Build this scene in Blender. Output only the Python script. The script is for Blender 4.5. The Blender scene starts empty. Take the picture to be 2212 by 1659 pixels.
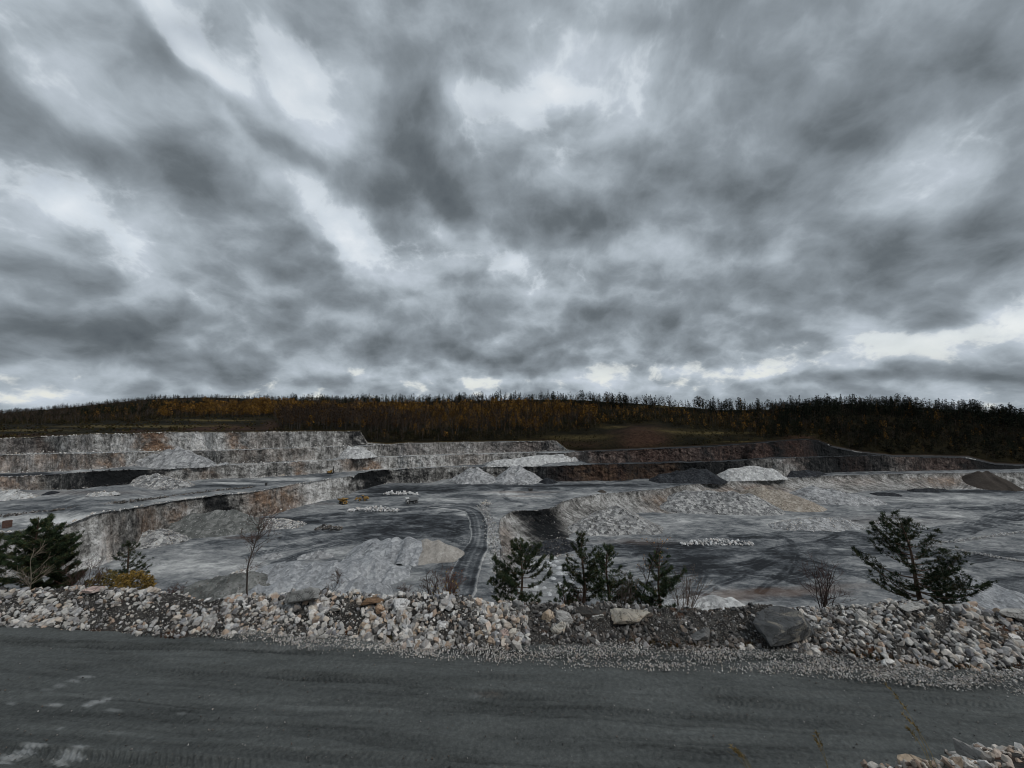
import bpy, bmesh, math, random
import numpy as np
from mathutils import Vector, Matrix

R = math.radians
rng = np.random.default_rng(7)
random.seed(7)
S = bpy.context.scene
COL = S.collection

# ------------------------------------------------------------------ camera
FPX, CX, CY = 830.0, 1106.0, 829.5          # focal length and centre, in units of a 2212 x 1659 picture
HORIZON = 880.0
PITCH = math.atan((HORIZON - CY) / FPX)
SN, CS = math.sin(PITCH), math.cos(PITCH)
CAMZ = 80.0
cd = bpy.data.cameras.new('camera')
cd.sensor_width = 36.0
cd.lens = 36.0 * FPX / 2212.0
cd.clip_start, cd.clip_end = 0.1, 8000
cam = bpy.data.objects.new('camera', cd)
cam.location = (0, 0, CAMZ)
cam.rotation_euler = (R(90) + PITCH, 0, 0)
COL.objects.link(cam)
S.camera = cam

S.render.engine = 'CYCLES'
S.cycles.use_denoising = True
S.cycles.filter_width = 1.0
S.cycles.max_bounces = 4
S.cycles.diffuse_bounces = 2
S.cycles.glossy_bounces = 1
S.cycles.transparent_max_bounces = 4
S.cycles.use_adaptive_sampling = True
S.cycles.adaptive_threshold = 0.02
S.view_settings.view_transform = 'Standard'
S.view_settings.look = 'None'
S.view_settings.gamma = 1
S.view_settings.use_curve_mapping = False
S.view_settings.exposure = 0.1

def ray(x, y):
    x = np.asarray(x, float); y = np.asarray(y, float)
    dv = CY - y
    return (x - CX), FPX * CS - dv * SN, FPX * SN + dv * CS

def PY(x, y, depth):
    """world point seen at picture point (x, y), at distance depth ahead"""
    a, b, c = ray(x, y)
    t = depth / b
    return np.stack([a * t, b * t + 0 * a, CAMZ + c * t], -1)

def PD(x, y, drop):
    """world point seen at (x, y) on the level that lies drop metres below the camera"""
    a, b, c = ray(x, y)
    t = -drop / c
    return np.stack([a * t, b * t, CAMZ + c * t], -1)

def DEPTH(x, y, drop):
    a, b, c = ray(x, y)
    return -drop / c * b

# ------------------------------------------------------------------ node helpers
class NT:
    def __init__(s, tree):
        s.t = tree; s.n = tree.nodes; s.l = tree.links
    def new(s, typ, **kw):
        n = s.n.new(typ)
        for k, v in kw.items(): setattr(n, k, v)
        return n
    def put(s, sock, v):
        if isinstance(v, bpy.types.NodeSocket): s.l.new(v, sock)
        elif v is not None: sock.default_value = v
    def math(s, op, a, b=None, c=None, clamp=False):
        n = s.new('ShaderNodeMath', operation=op, use_clamp=clamp)
        s.put(n.inputs[0], a)
        if b is not None: s.put(n.inputs[1], b)
        if c is not None: s.put(n.inputs[2], c)
        return n.outputs[0]
    def vmath(s, op, a, b=None, out=0):
        n = s.new('ShaderNodeVectorMath', operation=op)
        s.put(n.inputs[0], a)
        if b is not None:
            if op == 'SCALE': s.put(n.inputs[3], b)
            else: s.put(n.inputs[1], b)
        return n.outputs[out]
    def noise(s, vec, scale, detail=4, rough=0.55, dist=0.0, lac=2.0, color=False, dim='3D'):
        n = s.new('ShaderNodeTexNoise', noise_dimensions=dim)
        if vec is not None: s.put(n.inputs['Vector'], vec)
        n.inputs['Scale'].default_value = scale
        n.inputs['Detail'].default_value = detail
        n.inputs['Roughness'].default_value = rough
        n.inputs['Distortion'].default_value = dist
        n.inputs['Lacunarity'].default_value = lac
        return n.outputs['Color' if color else 'Fac']
    def ramp(s, fac, stops, interp='LINEAR'):
        n = s.new('ShaderNodeValToRGB')
        n.color_ramp.interpolation = interp
        el = n.color_ramp.elements
        while len(el) < len(stops): el.new(0.5)
        for e, (p, c) in zip(el, stops):
            e.position = p
            e.color = (c, c, c, 1) if isinstance(c, (int, float)) else (*c, 1)
        s.put(n.inputs[0], fac)
        return n.outputs[0]
    def mix(s, fac, a, b, blend='MIX'):
        n = s.new('ShaderNodeMix', data_type='RGBA', blend_type=blend)
        s.put(n.inputs[0], fac)
        for sock, v in ((n.inputs[6], a), (n.inputs[7], b)):
            if isinstance(v, tuple): v = (*v[:3], 1)
            s.put(sock, v)
        return n.outputs[2]
    def map(s, vec, loc=(0, 0, 0), rot=(0, 0, 0), scale=(1, 1, 1), typ='POINT'):
        n = s.new('ShaderNodeMapping', vector_type=typ)
        s.put(n.inputs[0], vec)
        n.inputs[1].default_value = loc; n.inputs[2].default_value = rot; n.inputs[3].default_value = scale
        return n.outputs[0]
    def range(s, v, a, b, c, d, smooth=False):
        n = s.new('ShaderNodeMapRange', interpolation_type='SMOOTHSTEP' if smooth else 'LINEAR')
        s.put(n.inputs[0], v)
        for i, q in enumerate((a, b, c, d)): s.put(n.inputs[i + 1], q)
        return n.outputs[0]

# ------------------------------------------------------------------ sky
SUN_EL, SUN_AZ = R(50), R(125)              # a soft sun behind the cloud, high over the photographer's shoulder
wd = bpy.data.worlds.new('World')
S.world = wd
wd.use_nodes = True
wd.cycles.sampling_method = 'MANUAL'
wd.cycles.sample_map_resolution = 256
wt = NT(wd.node_tree)
wt.n.clear()
wout = wt.new('ShaderNodeOutputWorld')
bg = wt.new('ShaderNodeBackground')
sky = wt.new('ShaderNodeTexSky', sky_type='NISHITA', sun_disc=False)
sky.sun_elevation = SUN_EL
sky.sun_rotation = SUN_AZ
tc = wt.new('ShaderNodeTexCoord')
D = tc.outputs['Generated']
sep = wt.new('ShaderNodeSeparateXYZ'); wt.l.new(D, sep.inputs[0])
dx, dy, dz = sep.outputs
zc = wt.math('MAXIMUM', dz, 0.0)
den = wt.math('ADD', zc, 0.58)
comb = wt.new('ShaderNodeCombineXYZ')
wt.put(comb.inputs[0], wt.math('DIVIDE', dx, den))
wt.put(comb.inputs[1], wt.math('DIVIDE', dy, den))
plane = comb.outputs[0]                      # position on the cloud layer
az = wt.math('ARCTAN2', dx, dy)
el = wt.math('ARCSINE', dz)
warp_n = wt.noise(plane, 3.8, 3, 0.55, color=True, dim='2D')
warp = wt.vmath('SUBTRACT', warp_n, (0.5, 0.5, 0.5))
cae = wt.new('ShaderNodeCombineXYZ')
wt.put(cae.inputs[0], az); wt.put(cae.inputs[1], el); cae.inputs[2].default_value = 1.0
# the smaller the height above the horizon, the finer the warp
cws = wt.new('ShaderNodeCombineXYZ')
wt.put(cws.inputs[0], wt.range(el, 0.0, 0.6, 0.12, 0.20)); wt.put(cws.inputs[1], wt.range(el, 0.0, 0.6, 0.05, 0.17))
ae = wt.vmath('ADD', cae.outputs[0], wt.vmath('MULTIPLY', warp, cws.outputs[0]))

def sky_dir(x, y):
    a, b, c = ray(x, y)
    return math.atan2(a, b), math.atan2(c, math.hypot(a, b))

# cloud masses: picture point, half axes, tilt, weight (+ thick and dark, - thin and bright)
CLOUDS = [
 (360, 50, 140, 45, 25, -.7), (470, 130, 110, 35, 35, -.35), (640, 105, 90, 55, 20, -.65), (1035, 165, 75, 80, 0, -.85),
 (1010, 265, 60, 50, 0, -.5), (1180, 232, 110, 36, 10, -.7), (600, 400, 150, 40, 35, -.5), (760, 515, 110, 45, 25, -.6), (170, 450, 230, 55, 10, -.55),
 (1000, 520, 110, 30, 20, -.5), (1110, 580, 80, 34, 30, -.5), (1390, 545, 90, 25, 8, -.25), (1580, 560, 90, 26, 0, -.25), (1950, 400, 190, 50, -8, -.12),
 (1950, 728, 420, 34, 4, -.78), (1600, 800, 200, 15, 2, -.65), (60, 856, 150, 13, 0, -.45), (60, 130, 120, 60, 20, -.25),
 (640, 225, 70, 70, 40, -.35), (1690, 120, 200, 60, 0, -.05), (300, 590, 210, 36, 12, -.15),
 (1600, 655, 90, 28, 20, -.3), (560, 800, 300, 13, 3, -.25), (1050, 825, 380, 10, 0, -.3), (720, 670, 90, 24, 10, -.2),
 (880, 190, 85, 240, -4, .75), (905, 350, 80, 80, 0, .35), (405, 388, 95, 42, 14, .55), (1120, 440, 340, 90, 6, .68), (1190, 455, 110, 40, 8, .25),
 (800, 430, 90, 45, 5, .3), (1420, 380, 120, 45, 20, .3), (1740, 250, 380, 160, 6, .68), (1800, 285, 140, 65, -10, .34), (2120, 150, 200, 110, 0, .22), (1900, 590, 340, 75, 8, .68),
 (2130, 540, 140, 40, 8, .28), (2000, 670, 130, 28, 10, .4), (190, 715, 350, 46, 9, .7), (20, 690, 120, 30, 6, .45), (60, 765, 150, 28, 4, .5),
 (640, 600, 220, 55, 10, .4), (700, 630, 110, 24, 8, .25), (1390, 690, 210, 42, 8, .5), (1280, 650, 120, 36, 8, .3), (1010, 765, 260, 28, 4, .45),
 (540, 265, 240, 46, 24, .42), (140, 315, 170, 45, 12, .38), (1770, 738, 105, 15, 4, .5), (1830, 812, 260, 13, 2, .6), (1955, 790, 60, 13, 4, .55),
 (1290, 20, 190, 45, 5, .3), (720, 745, 330, 36, 5, .3), (440, 790, 300, 18, 4, .35), (1480, 750, 130, 20, 4, .4), (2150, 820, 160, 12, 2, .5),
]
acc = None
for (px, py, rx, ry, tilt, w) in CLOUDS:
    a0, e0 = sky_dir(px, py)
    ax, _ = sky_dir(px + rx, py); _, ey = sky_dir(px, py - ry)
    sx, sy = 1 / max(abs(ax - a0), .01), 1 / max(abs(ey - e0), .008)
    ct, st = math.cos(R(-tilt)), math.sin(R(-tilt))
    u = wt.vmath('DOT_PRODUCT', ae, (ct * sx, st * sx, -(ct * a0 + st * e0) * sx), out=1)
    v = wt.vmath('DOT_PRODUCT', ae, (-st * sy, ct * sy, (st * a0 - ct * e0) * sy), out=1)
    d2 = wt.math('MULTIPLY_ADD', u, u, wt.math('MULTIPLY', v, v))
    g = wt.math('DIVIDE', w, wt.math('MULTIPLY_ADD', d2, wt.math('ADD', d2, 0.25), 1.0))
    acc = g if acc is None else wt.math('ADD', acc, g)
q = wt.vmath('ADD', plane, wt.vmath('SCALE', warp, 0.08))
def puffs(vec, scale, detail):
    n = wt.new('ShaderNodeTexVoronoi', voronoi_dimensions='2D', feature='F1')
    wt.put(n.inputs['Vector'], vec)
    n.inputs['Scale'].default_value = scale; n.inputs['Detail'].default_value = detail
    n.inputs['Roughness'].default_value = 0.55; n.inputs['Lacunarity'].default_value = 2.1
    n.normalize = True
    return n.outputs['Distance']
fbm_n = wt.noise(q, 4.6, 9, 0.60, dim='2D')
puf = puffs(wt.vmath('ADD', plane, wt.vmath('SCALE', warp, 0.09)), 9.0, 4.0)          # small at the middle of a puff
soft = wt.noise(q, 4.6, 2.5, 0.5, dim='2D')
soft2 = wt.noise(wt.vmath('ADD', q, (0.0, -0.045, 0.0)), 4.6, 2.5, 0.5, dim='2D')
lump = wt.math('SUBTRACT', 0.36, puf)
edge = wt.math('MULTIPLY_ADD', lump, 1.9, wt.math('MULTIPLY', wt.math('SUBTRACT', fbm_n, 0.5), 2.3))
dens = wt.math('ADD', edge, acc)
body = wt.math('MULTIPLY_ADD', wt.math('SUBTRACT', soft, 0.5), 0.9, wt.math('MULTIPLY', acc, 1.15))
body = wt.math('MULTIPLY_ADD', wt.math('SUBTRACT', soft2, soft), 3.2, body)
body = wt.math('MULTIPLY_ADD', edge, 0.66, body)
alpha = wt.range(dens, -0.62, -0.10, 0.0, 1.0, True)
low = wt.ramp(wt.range(body, -0.7, 1.9, 0.0, 1.0), [(0.0, (.54, .60, .67)), (0.23, (.385, .438, .486)), (0.42, (.245, .282, .316)), (0.70, (.130, .152, .170)), (1.0, (.075, .09, .105))])
high = wt.ramp(wt.range(body, -1.5, 0.1, 0.0, 1.0), [(0.0, (.92, .95, .97)), (0.5, (.68, .74, .79)), (1.0, (.49, .545, .60))])
high = wt.mix(wt.range(el, 0.02, 0.22, 0.75, 0.0), high, (.80, .80, .73))
cloud = wt.mix(alpha, high, low)
veil = wt.range(alpha, 0.0, 0.35, 0.88, 1.0)
nish = wt.vmath('SCALE', sky.outputs[0], 0.10)
skycol = wt.mix(veil, nish, cloud)
# ground half of the sphere: dull
skycol = wt.mix(wt.range(dz, -0.06, -0.02, 0.0, 1.0), (.05, .05, .05), skycol)
wt.put(bg.inputs[0], skycol)
bg.inputs[1].default_value = 0.95
wt.l.new(bg.outputs[0], wout.inputs[0])

sun = bpy.data.lights.new('sun', 'SUN')
sun.energy = 1.5
sun.angle = R(22)
sun.color = (1.0, 0.97, 0.93)
so = bpy.data.objects.new('sun', sun)
sd = Vector((math.sin(SUN_AZ) * math.cos(SUN_EL), math.cos(SUN_AZ) * math.cos(SUN_EL), math.sin(SUN_EL)))
so.rotation_euler = sd.to_track_quat('Z', 'Y').to_euler()
so.location = (0, 0, 200)
COL.objects.link(so)

# ------------------------------------------------------------------ numpy noise
_PR = np.random.default_rng(99).permutation(4096).astype(np.int32)
_PV = np.random.default_rng(98).uniform(-1, 1, 4096).astype(np.float32)
def vnoise(p, seed=0):
    p = np.asarray(p, np.float32)
    f = np.floor(p); q = p - f; q = q * q * (3 - 2 * q)
    i = f[..., 0].astype(np.int32) + seed * 131; j = f[..., 1].astype(np.int32); k = f[..., 2].astype(np.int32) + seed * 57
    x, y, z = q[..., 0], q[..., 1], q[..., 2]
    flat = p.size > 0 and float(np.ptp(p[..., 2])) == 0.0
    h0 = _PR[i & 4095]; h1 = _PR[(i + 1) & 4095]
    h00 = _PR[(h0 + j) & 4095] + k; h01 = _PR[(h0 + j + 1) & 4095] + k; h10 = _PR[(h1 + j) & 4095] + k; h11 = _PR[(h1 + j + 1) & 4095] + k
    def lay(o):
        a = _PV[_PR[(h00 + o) & 4095]]; b = _PV[_PR[(h01 + o) & 4095]]; c = _PV[_PR[(h10 + o) & 4095]]; d = _PV[_PR[(h11 + o) & 4095]]
        e = a + (c - a) * x; g = b + (d - b) * x
        return e + (g - e) * y
    A = lay(0)
    if flat and float(z.flat[0]) == 0.0: return A
    B = lay(1)
    return A + (B - A) * z
def fbm(p, scale=1.0, octv=4, seed=0, rough=0.5):
    p = np.asarray(p, np.float32) * np.float32(scale)
    s, a, n = 0, 1.0, 0
    for o in range(octv):
        s = s + a * vnoise(p, seed + o * 17); n += a
        a *= rough; p = p * np.float32(2.03)
    return s / n
def sstep(a, b, x):
    t = np.clip((x - a) / (b - a), 0, 1)
    return t * t * (3 - 2 * t)
def line(pts):
    xs, ys = zip(*pts)
    return lambda x: np.interp(x, xs, ys)

# ------------------------------------------------------------------ mesh helpers
def mesh_from(name, V, F, attrs=None, smooth=False):
    """V (n,3), F (m,3) or (m,4) ints, attrs: name -> (n,) float or (n,3) colour"""
    me = bpy.data.meshes.new(name)
    V = np.ascontiguousarray(V, np.float32); F = np.ascontiguousarray(F, np.int32)
    k = F.shape[1]
    me.vertices.add(len(V)); me.vertices.foreach_set('co', V.ravel())
    me.loops.add(F.size); me.loops.foreach_set('vertex_index', F.ravel())
    me.polygons.add(len(F))
    me.polygons.foreach_set('loop_start', np.arange(0, F.size, k, dtype=np.int32))
    me.polygons.foreach_set('loop_total', np.full(len(F), k, np.int32))
    me.polygons.foreach_set('use_smooth', np.full(len(F), smooth, bool))
    for an, av in (attrs or {}).items():
        av = np.asarray(av, np.float32)
        if av.ndim == 1:
            at = me.attributes.new(an, 'FLOAT', 'POINT'); at.data.foreach_set('value', av)
        else:
            at = me.attributes.new(an, 'FLOAT_COLOR', 'POINT')
            at.data.foreach_set('color', np.concatenate([av, np.ones((len(av), 1), np.float32)], 1).ravel())
    me.update()
    return me
def link(name, me, mat=None, parent=None, label=None, cat=None, group=None, kind=None, loc=None, rot=None, scale=None):
    o = bpy.data.objects.new(name, me)
    COL.objects.link(o)
    if mat is not None and me is not None:
        if not me.materials:
            me.materials.append(mat)
    if parent: o.parent = parent
    for k, v in (('label', label), ('category', cat), ('group', group), ('kind', kind)):
        if v: o[k] = v
    if loc is not None: o.location = loc
    if rot is not None: o.rotation_euler = rot
    if scale is not None: o.scale = (scale,) * 3 if isinstance(scale, (int, float)) else scale
    return o
def empty(name, loc=(0, 0, 0), **kw):
    o = link(name, None, loc=loc, **kw)
    o.empty_display_size = 0.5
    return o
def grid_faces(nr, nc, mask=None):
    """quads of an nr x nc vertex grid (row-major); mask (nr,nc) keeps quads whose four corners are kept"""
    i = np.arange(nr * nc).reshape(nr, nc)
    F = np.stack([i[:-1, :-1], i[:-1, 1:], i[1:, 1:], i[1:, :-1]], -1).reshape(-1, 4)
    if mask is not None:
        F = F[mask.ravel()[F].all(1)]
    return F
def compact(V, F, attrs):
    u, inv = np.unique(F, return_inverse=True)
    return V[u], inv.reshape(F.shape), {k: np.asarray(v)[u] for k, v in attrs.items()}
class Acc:
    """collects many small meshes into one"""
    def __init__(s): s.V = []; s.F = []; s.C = []; s.n = 0
    def add(s, V, F, c=None):
        V = np.asarray(V, float); s.V.append(V); s.F.append(np.asarray(F) + s.n); s.n += len(V)
        s.C.append(np.broadcast_to(np.asarray(c if c is not None else (.5, .5, .5), float), (len(V), 3)))
    def mesh(s, name, smooth=False):
        return mesh_from(name, np.concatenate(s.V), np.concatenate(s.F), {'tint': np.concatenate(s.C)}, smooth)

# ------------------------------------------------------------------ materials
MATS = {}
def mat(name, build, rough=0.95, spec=0.2):
    m = bpy.data.materials.new(name); m.use_nodes = True
    t = NT(m.node_tree)
    b = t.n.get('Principled BSDF')
    b.inputs['Roughness'].default_value = rough
    b.inputs['Specular IOR Level'].default_value = spec
    r = build(t, b)
    if r is not None: t.put(b.inputs['Base Color'], r if not isinstance(r, tuple) else (*r, 1))
    MATS[name] = m
    return m
def geo_pos(t): return t.new('ShaderNodeNewGeometry').outputs['Position']
def att(t, name):
    n = t.new('ShaderNodeAttribute', attribute_name=name); return n.outputs['Fac']
def attc(t, name):
    n = t.new('ShaderNodeAttribute', attribute_name=name); return n.outputs['Color']
def bump(t, b, h, strength=0.5, dist=0.1):
    n = t.new('ShaderNodeBump'); n.inputs['Strength'].default_value = strength; n.inputs['Distance'].default_value = dist
    t.put(n.inputs['Height'], h); t.l.new(n.outputs[0], b.inputs['Normal'])

def m_floor(t, b):
    p = geo_pos(t)
    big = t.noise(t.map(p, scale=(.7, 1, 1)), 0.05, 5, 0.62, 0.8)
    mid = t.noise(t.map(p, scale=(.7, 1.3, 1)), 0.22, 5, 0.62, 0.9)
    small = t.noise(p, 1.3, 4, 0.7)
    v = t.math('ADD', t.math('MULTIPLY', big, 0.45), t.math('MULTIPLY', mid, 0.50))
    v = t.math('ADD', v, 0.005)
    v = t.math('SUBTRACT', v, t.math('MULTIPLY', att(t, 'dark'), 0.17))
    v = t.math('ADD', v, t.math('MULTIPLY', att(t, 'pale'), 0.20))
    v = t.math('MULTIPLY_ADD', t.math('SUBTRACT', small, 0.5), 0.22, v)
    c = t.ramp(v, [(0.25, (.015, .017, .020)), (0.38, (.062, .068, .075)), (0.46, (.145, .152, .158)), (0.55, (.25, .255, .255)), (0.67, (.46, .46, .45)), (0.85, (.68, .68, .67))])
    c = t.mix(t.math('MULTIPLY', att(t, 'rust'), 0.8, clamp=True), c, (.13, .075, .047))
    bump(t, b, t.math('ADD', mid, t.math('MULTIPLY', small, 0.6)), 0.7, 0.6)
    return c
mat('floor', m_floor, 0.9)

def m_face(t, b):
    uv = attc(t, 'st')
    p = geo_pos(t)
    streak = t.noise(t.map(uv, scale=(1.0, 0.28, 1)), 0.26, 5, 0.62, 0.8)
    mott = t.noise(p, 0.075, 5, 0.6, 0.6)
    crack = t.noise(t.map(p, rot=(0.3, 0.5, 0.2), scale=(1, 1, 1.4)), 0.26, 6, 0.66, 0.8)
    fis = t.math('ABSOLUTE', t.math('SUBTRACT', t.noise(t.map(p, scale=(1, 1, .6)), 0.32, 5, 0.65, 1.2), 0.5))
    v = t.math('ADD', t.math('ADD', t.math('MULTIPLY', streak, 0.36), t.math('MULTIPLY', mott, 0.30)), t.math('MULTIPLY', crack, 0.34))
    v = t.math('SUBTRACT', v, t.range(fis, 0.0, 0.035, 0.09, 0.0))
    v = t.math('SUBTRACT', v, t.math('MULTIPLY', att(t, 'dark'), 0.22))
    v = t.math('ADD', v, t.math('MULTIPLY', att(t, 'pale'), 0.10))
    c = t.ramp(v, [(0.28, (.010, .011, .012)), (0.37, (.050, .049, .048)), (0.44, (.155, .149, .140)), (0.50, (.30, .292, .278)), (0.56, (.49, .48, .465)), (0.66, (.72, .71, .70))])
    rustn = t.math('MULTIPLY', att(t, 'rust'), t.range(mott, 0.32, 0.56, 0.0, 1.0), clamp=True)
    c = t.mix(t.math('MULTIPLY', rustn, 0.85), c, t.ramp(crack, [(0.30, (.030, .017, .012)), (0.5, (.17, .095, .053)), (0.7, (.42, .27, .16))]))
    redn = t.math('MULTIPLY', att(t, 'red'), t.range(t.math('ADD', t.math('MULTIPLY', streak, .5), t.math('MULTIPLY', mott, .5)), 0.36, 0.58, 0.05, 1.0), clamp=True)
    c = t.mix(t.math('MULTIPLY', redn, 0.68), c, t.ramp(crack, [(0.3, (.010, .006, .005)), (0.5, (.060, .030, .022)), (0.72, (.19, .12, .095))]))
    bump(t, b, t.math('ADD', streak, t.math('ADD', crack, t.math('MULTIPLY', fis, 2.0))), 1.0, 1.2)
    return c
mat('face', m_face, 0.92)

def m_hill(t, b):
    p = geo_pos(t)
    n1 = t.noise(p, 0.03, 5, 0.6); n2 = t.noise(p, 0.35, 4, 0.65)
    c = t.ramp(t.math('ADD', t.math('MULTIPLY', n1, .6), t.math('MULTIPLY', n2, .4)), [(0.3, (.004, .004, .003)), (0.5, (.010, .009, .005)), (0.68, (.028, .021, .009))])
    soil = t.ramp(n2, [(0.3, (.018, .010, .007)), (0.7, (.062, .034, .024))])
    c = t.mix(att(t, 'rust'), c, soil)
    c = t.mix(t.math('MULTIPLY', att(t, 'pale'), t.range(n2, .3, .6, .3, 1.0)), c, (.11, .085, .036))
    return c
mat('hill', m_hill, 1.0, 0.05)

def m_stone(t, b):
    p = t.new('ShaderNodeTexCoord').outputs['Object']
    n = t.noise(p, 2.2, 5, 0.65)
    n2 = t.noise(t.map(p, rot=(.4, .7, 0), scale=(1, 3, 1)), 1.2, 4, 0.6, 0.5)
    oi = t.new('ShaderNodeObjectInfo').outputs['Random']
    f = t.math('MULTIPLY', t.range(n, 0.25, 0.75, 0.62, 1.28), t.range(oi, 0, 1, 0.82, 1.1))
    c = t.mix(1.0, attc(t, 'tint'), f, 'MULTIPLY')
    c = t.mix(t.range(n2, 0.52, 0.72, 0.0, 0.55), c, (.17, .12, .085))
    bump(t, b, n, 0.6, 0.08)
    return c
mat('stone', m_stone, 0.9)
def m_boulder(t, b):
    p = t.new('ShaderNodeTexCoord').outputs['Object']
    n = t.noise(p, 1.5, 7, 0.68, 0.3)
    n2 = t.noise(t.map(p, rot=(.5, .3, 0), scale=(1, 1, 2.6)), 0.9, 6, 0.65, 1.2)
    crackn = t.math('ABSOLUTE', t.math('SUBTRACT', t.noise(p, 1.1, 4, 0.6, 1.0), 0.5))
    c = t.mix(1.0, attc(t, 'tint'), t.range(n, 0.25, 0.75, 0.5, 1.4), 'MULTIPLY')
    c = t.mix(t.range(n2, 0.50, 0.66, 0.0, 0.75), c, attc(t, 'tint2'))
    c = t.mix(t.range(crackn, 0.0, 0.018, 0.75, 0.0), c, (.018, .016, .015))
    bump(t, b, t.math('ADD', n, t.math('MULTIPLY', crackn, 1.5)), 0.9, 0.10)
    return c
mat('boulder', m_boulder, 0.88)
def m_tint(t, b):
    oi = t.new('ShaderNodeObjectInfo').outputs['Random']
    n = t.noise(geo_pos(t), 0.9, 2)
    return t.mix(1.0, attc(t, 'tint'), t.math('MULTIPLY', t.range(oi, 0, 1, 0.7, 1.3), t.range(n, .3, .7, .7, 1.3)), 'MULTIPLY')
mat('leafy', m_tint, 0.9, 0.1)
def m_bark(t, b):
    p = geo_pos(t)
    n = t.noise(t.map(p, scale=(1, 1, .25)), 9, 3)
    return t.mix(1.0, attc(t, 'tint'), t.range(n, .3, .7, .6, 1.4), 'MULTIPLY')
mat('bark', m_bark, 0.95, 0.1)

def gravel_mat(name, dark, mid, light, grain=1.2, rubble=0.35, streak=0.0):
    def f(t, b):
        p = geo_pos(t)
        g = t.noise(p, grain, 3, 0.75)
        m = t.noise(p, 0.10, 4, 0.6, 0.5)
        r = t.new('ShaderNodeTexVoronoi'); t.put(r.inputs['Vector'], p); r.inputs['Scale'].default_value = grain * 0.7
        v = t.math('ADD', t.math('MULTIPLY', g, 0.55), t.math('MULTIPLY', m, 0.45))
        v = t.math('MULTIPLY_ADD', t.math('SUBTRACT', r.outputs['Color'], 0.5), rubble, v)
        c = t.ramp(v, [(0.25, dark), (0.5, mid), (0.75, light)])
        bump(t, b, t.math('ADD', g, t.math('MULTIPLY', r.outputs['Distance'], rubble * 2)), 0.7, 0.5)
        return c
    return mat(name, f, 0.95, 0.15)
gravel_mat('gravel_grey', (.09, .092, .095), (.26, .262, .265), (.48, .48, .48), .8, 0.4)
gravel_mat('gravel_fine', (.12, .125, .13), (.26, .268, .278), (.46, .468, .475), 1.1, 0.30)
gravel_mat('gravel_pale', (.18, .18, .18), (.38, .38, .375), (.62, .62, .61), .8, 0.4)
gravel_mat('gravel_tan', (.11, .09, .07), (.27, .235, .195), (.46, .42, .37), 1.0, 0.35)
gravel_mat('gravel_beige', (.17, .155, .14), (.29, .27, .245), (.42, .40, .37), 1.0, 0.2)
gravel_mat('rubble_grey', (.06, .06, .06), (.20, .20, .20), (.46, .455, .44), 0.8, 0.55)
gravel_mat('rubble_dark', (.008, .009, .011), (.022, .024, .028), (.06, .065, .072), 0.9, 0.35)
gravel_mat('spoil_brown', (.03, .024, .02), (.05, .042, .036), (.08, .068, .06), 1.2, 0.15)
gravel_mat('spoil_olive', (.05, .053, .05), (.115, .118, .112), (.25, .25, .24), 0.7, 0.3)

# ------------------------------------------------------------------ masks painted by patch: (x, y, half w, half h, weight)
_pn = {}
def patches(x, y, lst, seed, wob=0.35):
    out = np.zeros(x.shape)
    key = (id(x), x.shape)
    if key not in _pn:
        _pn.clear()
        z = 0 * x
        _pn[key] = (fbm(np.stack([x / 46, y / 9, z], -1), 1, 5, 3, .62), fbm(np.stack([x / 46, y / 9, z], -1), 1, 5, 8, .62), x)
    n1, n2, _ = _pn[key]
    for (px, py, rx, ry, w) in lst:
        m = (np.abs(x - px) < rx * 2.1) & (np.abs(y - py) < ry * 2.1)
        d = np.hypot((x[m] - px) / rx + n1[m] * wob * 1.6, (y[m] - py) / ry + n2[m] * wob * 1.6)
        out[m] += w * (1 - sstep(0.15, 1.35, d))
    return out
def polydist(P, L):
    """distance of points (n,2) to a polyline (m,2), and position along it"""
    best = np.full(len(P), 1e9); along = np.zeros(len(P)); s0 = 0
    for a, b in zip(L[:-1], L[1:]):
        ab = b - a; ln = np.hypot(*ab)
        t = np.clip(((P - a) @ ab) / max(ln * ln, 1e-9), 0, 1)
        d = np.hypot(*(P - a - t[:, None] * ab).T)
        m = d < best
        best[m] = d[m]; along[m] = s0 + t[m] * ln
        s0 += ln
    return best, along
def inpoly(P, L):
    x, y = P[:, 0], P[:, 1]
    c = np.zeros(len(P), bool)
    n = len(L)
    for i in range(n):
        x1, y1 = L[i]; x2, y2 = L[(i + 1) % n]
        if y1 == y2: continue
        m = ((y1 > y) != (y2 > y)) & (x < (x2 - x1) * (y - y1) / (y2 - y1) + x1)
        c ^= m
    return c
def spline(pts, n):
    pts = np.asarray(pts, float)
    d = np.r_[0, np.cumsum(np.hypot(*np.diff(pts[:, :2], axis=0).T))]
    # Catmull-Rom through the points
    out = []
    for q in np.linspace(0, d[-1], n):
        i = min(max(np.searchsorted(d, q) - 1, 0), len(pts) - 2)
        t = (q - d[i]) / max(d[i + 1] - d[i], 1e-9)
        p0, p1, p2, p3 = pts[max(i - 1, 0)], pts[i], pts[i + 1], pts[min(i + 2, len(pts) - 1)]
        out.append(0.5 * (2 * p1 + (p2 - p0) * t + (2 * p0 - 5 * p1 + 4 * p2 - p3) * t * t + (3 * p1 - p0 - 3 * p2 + p3) * t ** 3))
    return np.array(out)

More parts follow.
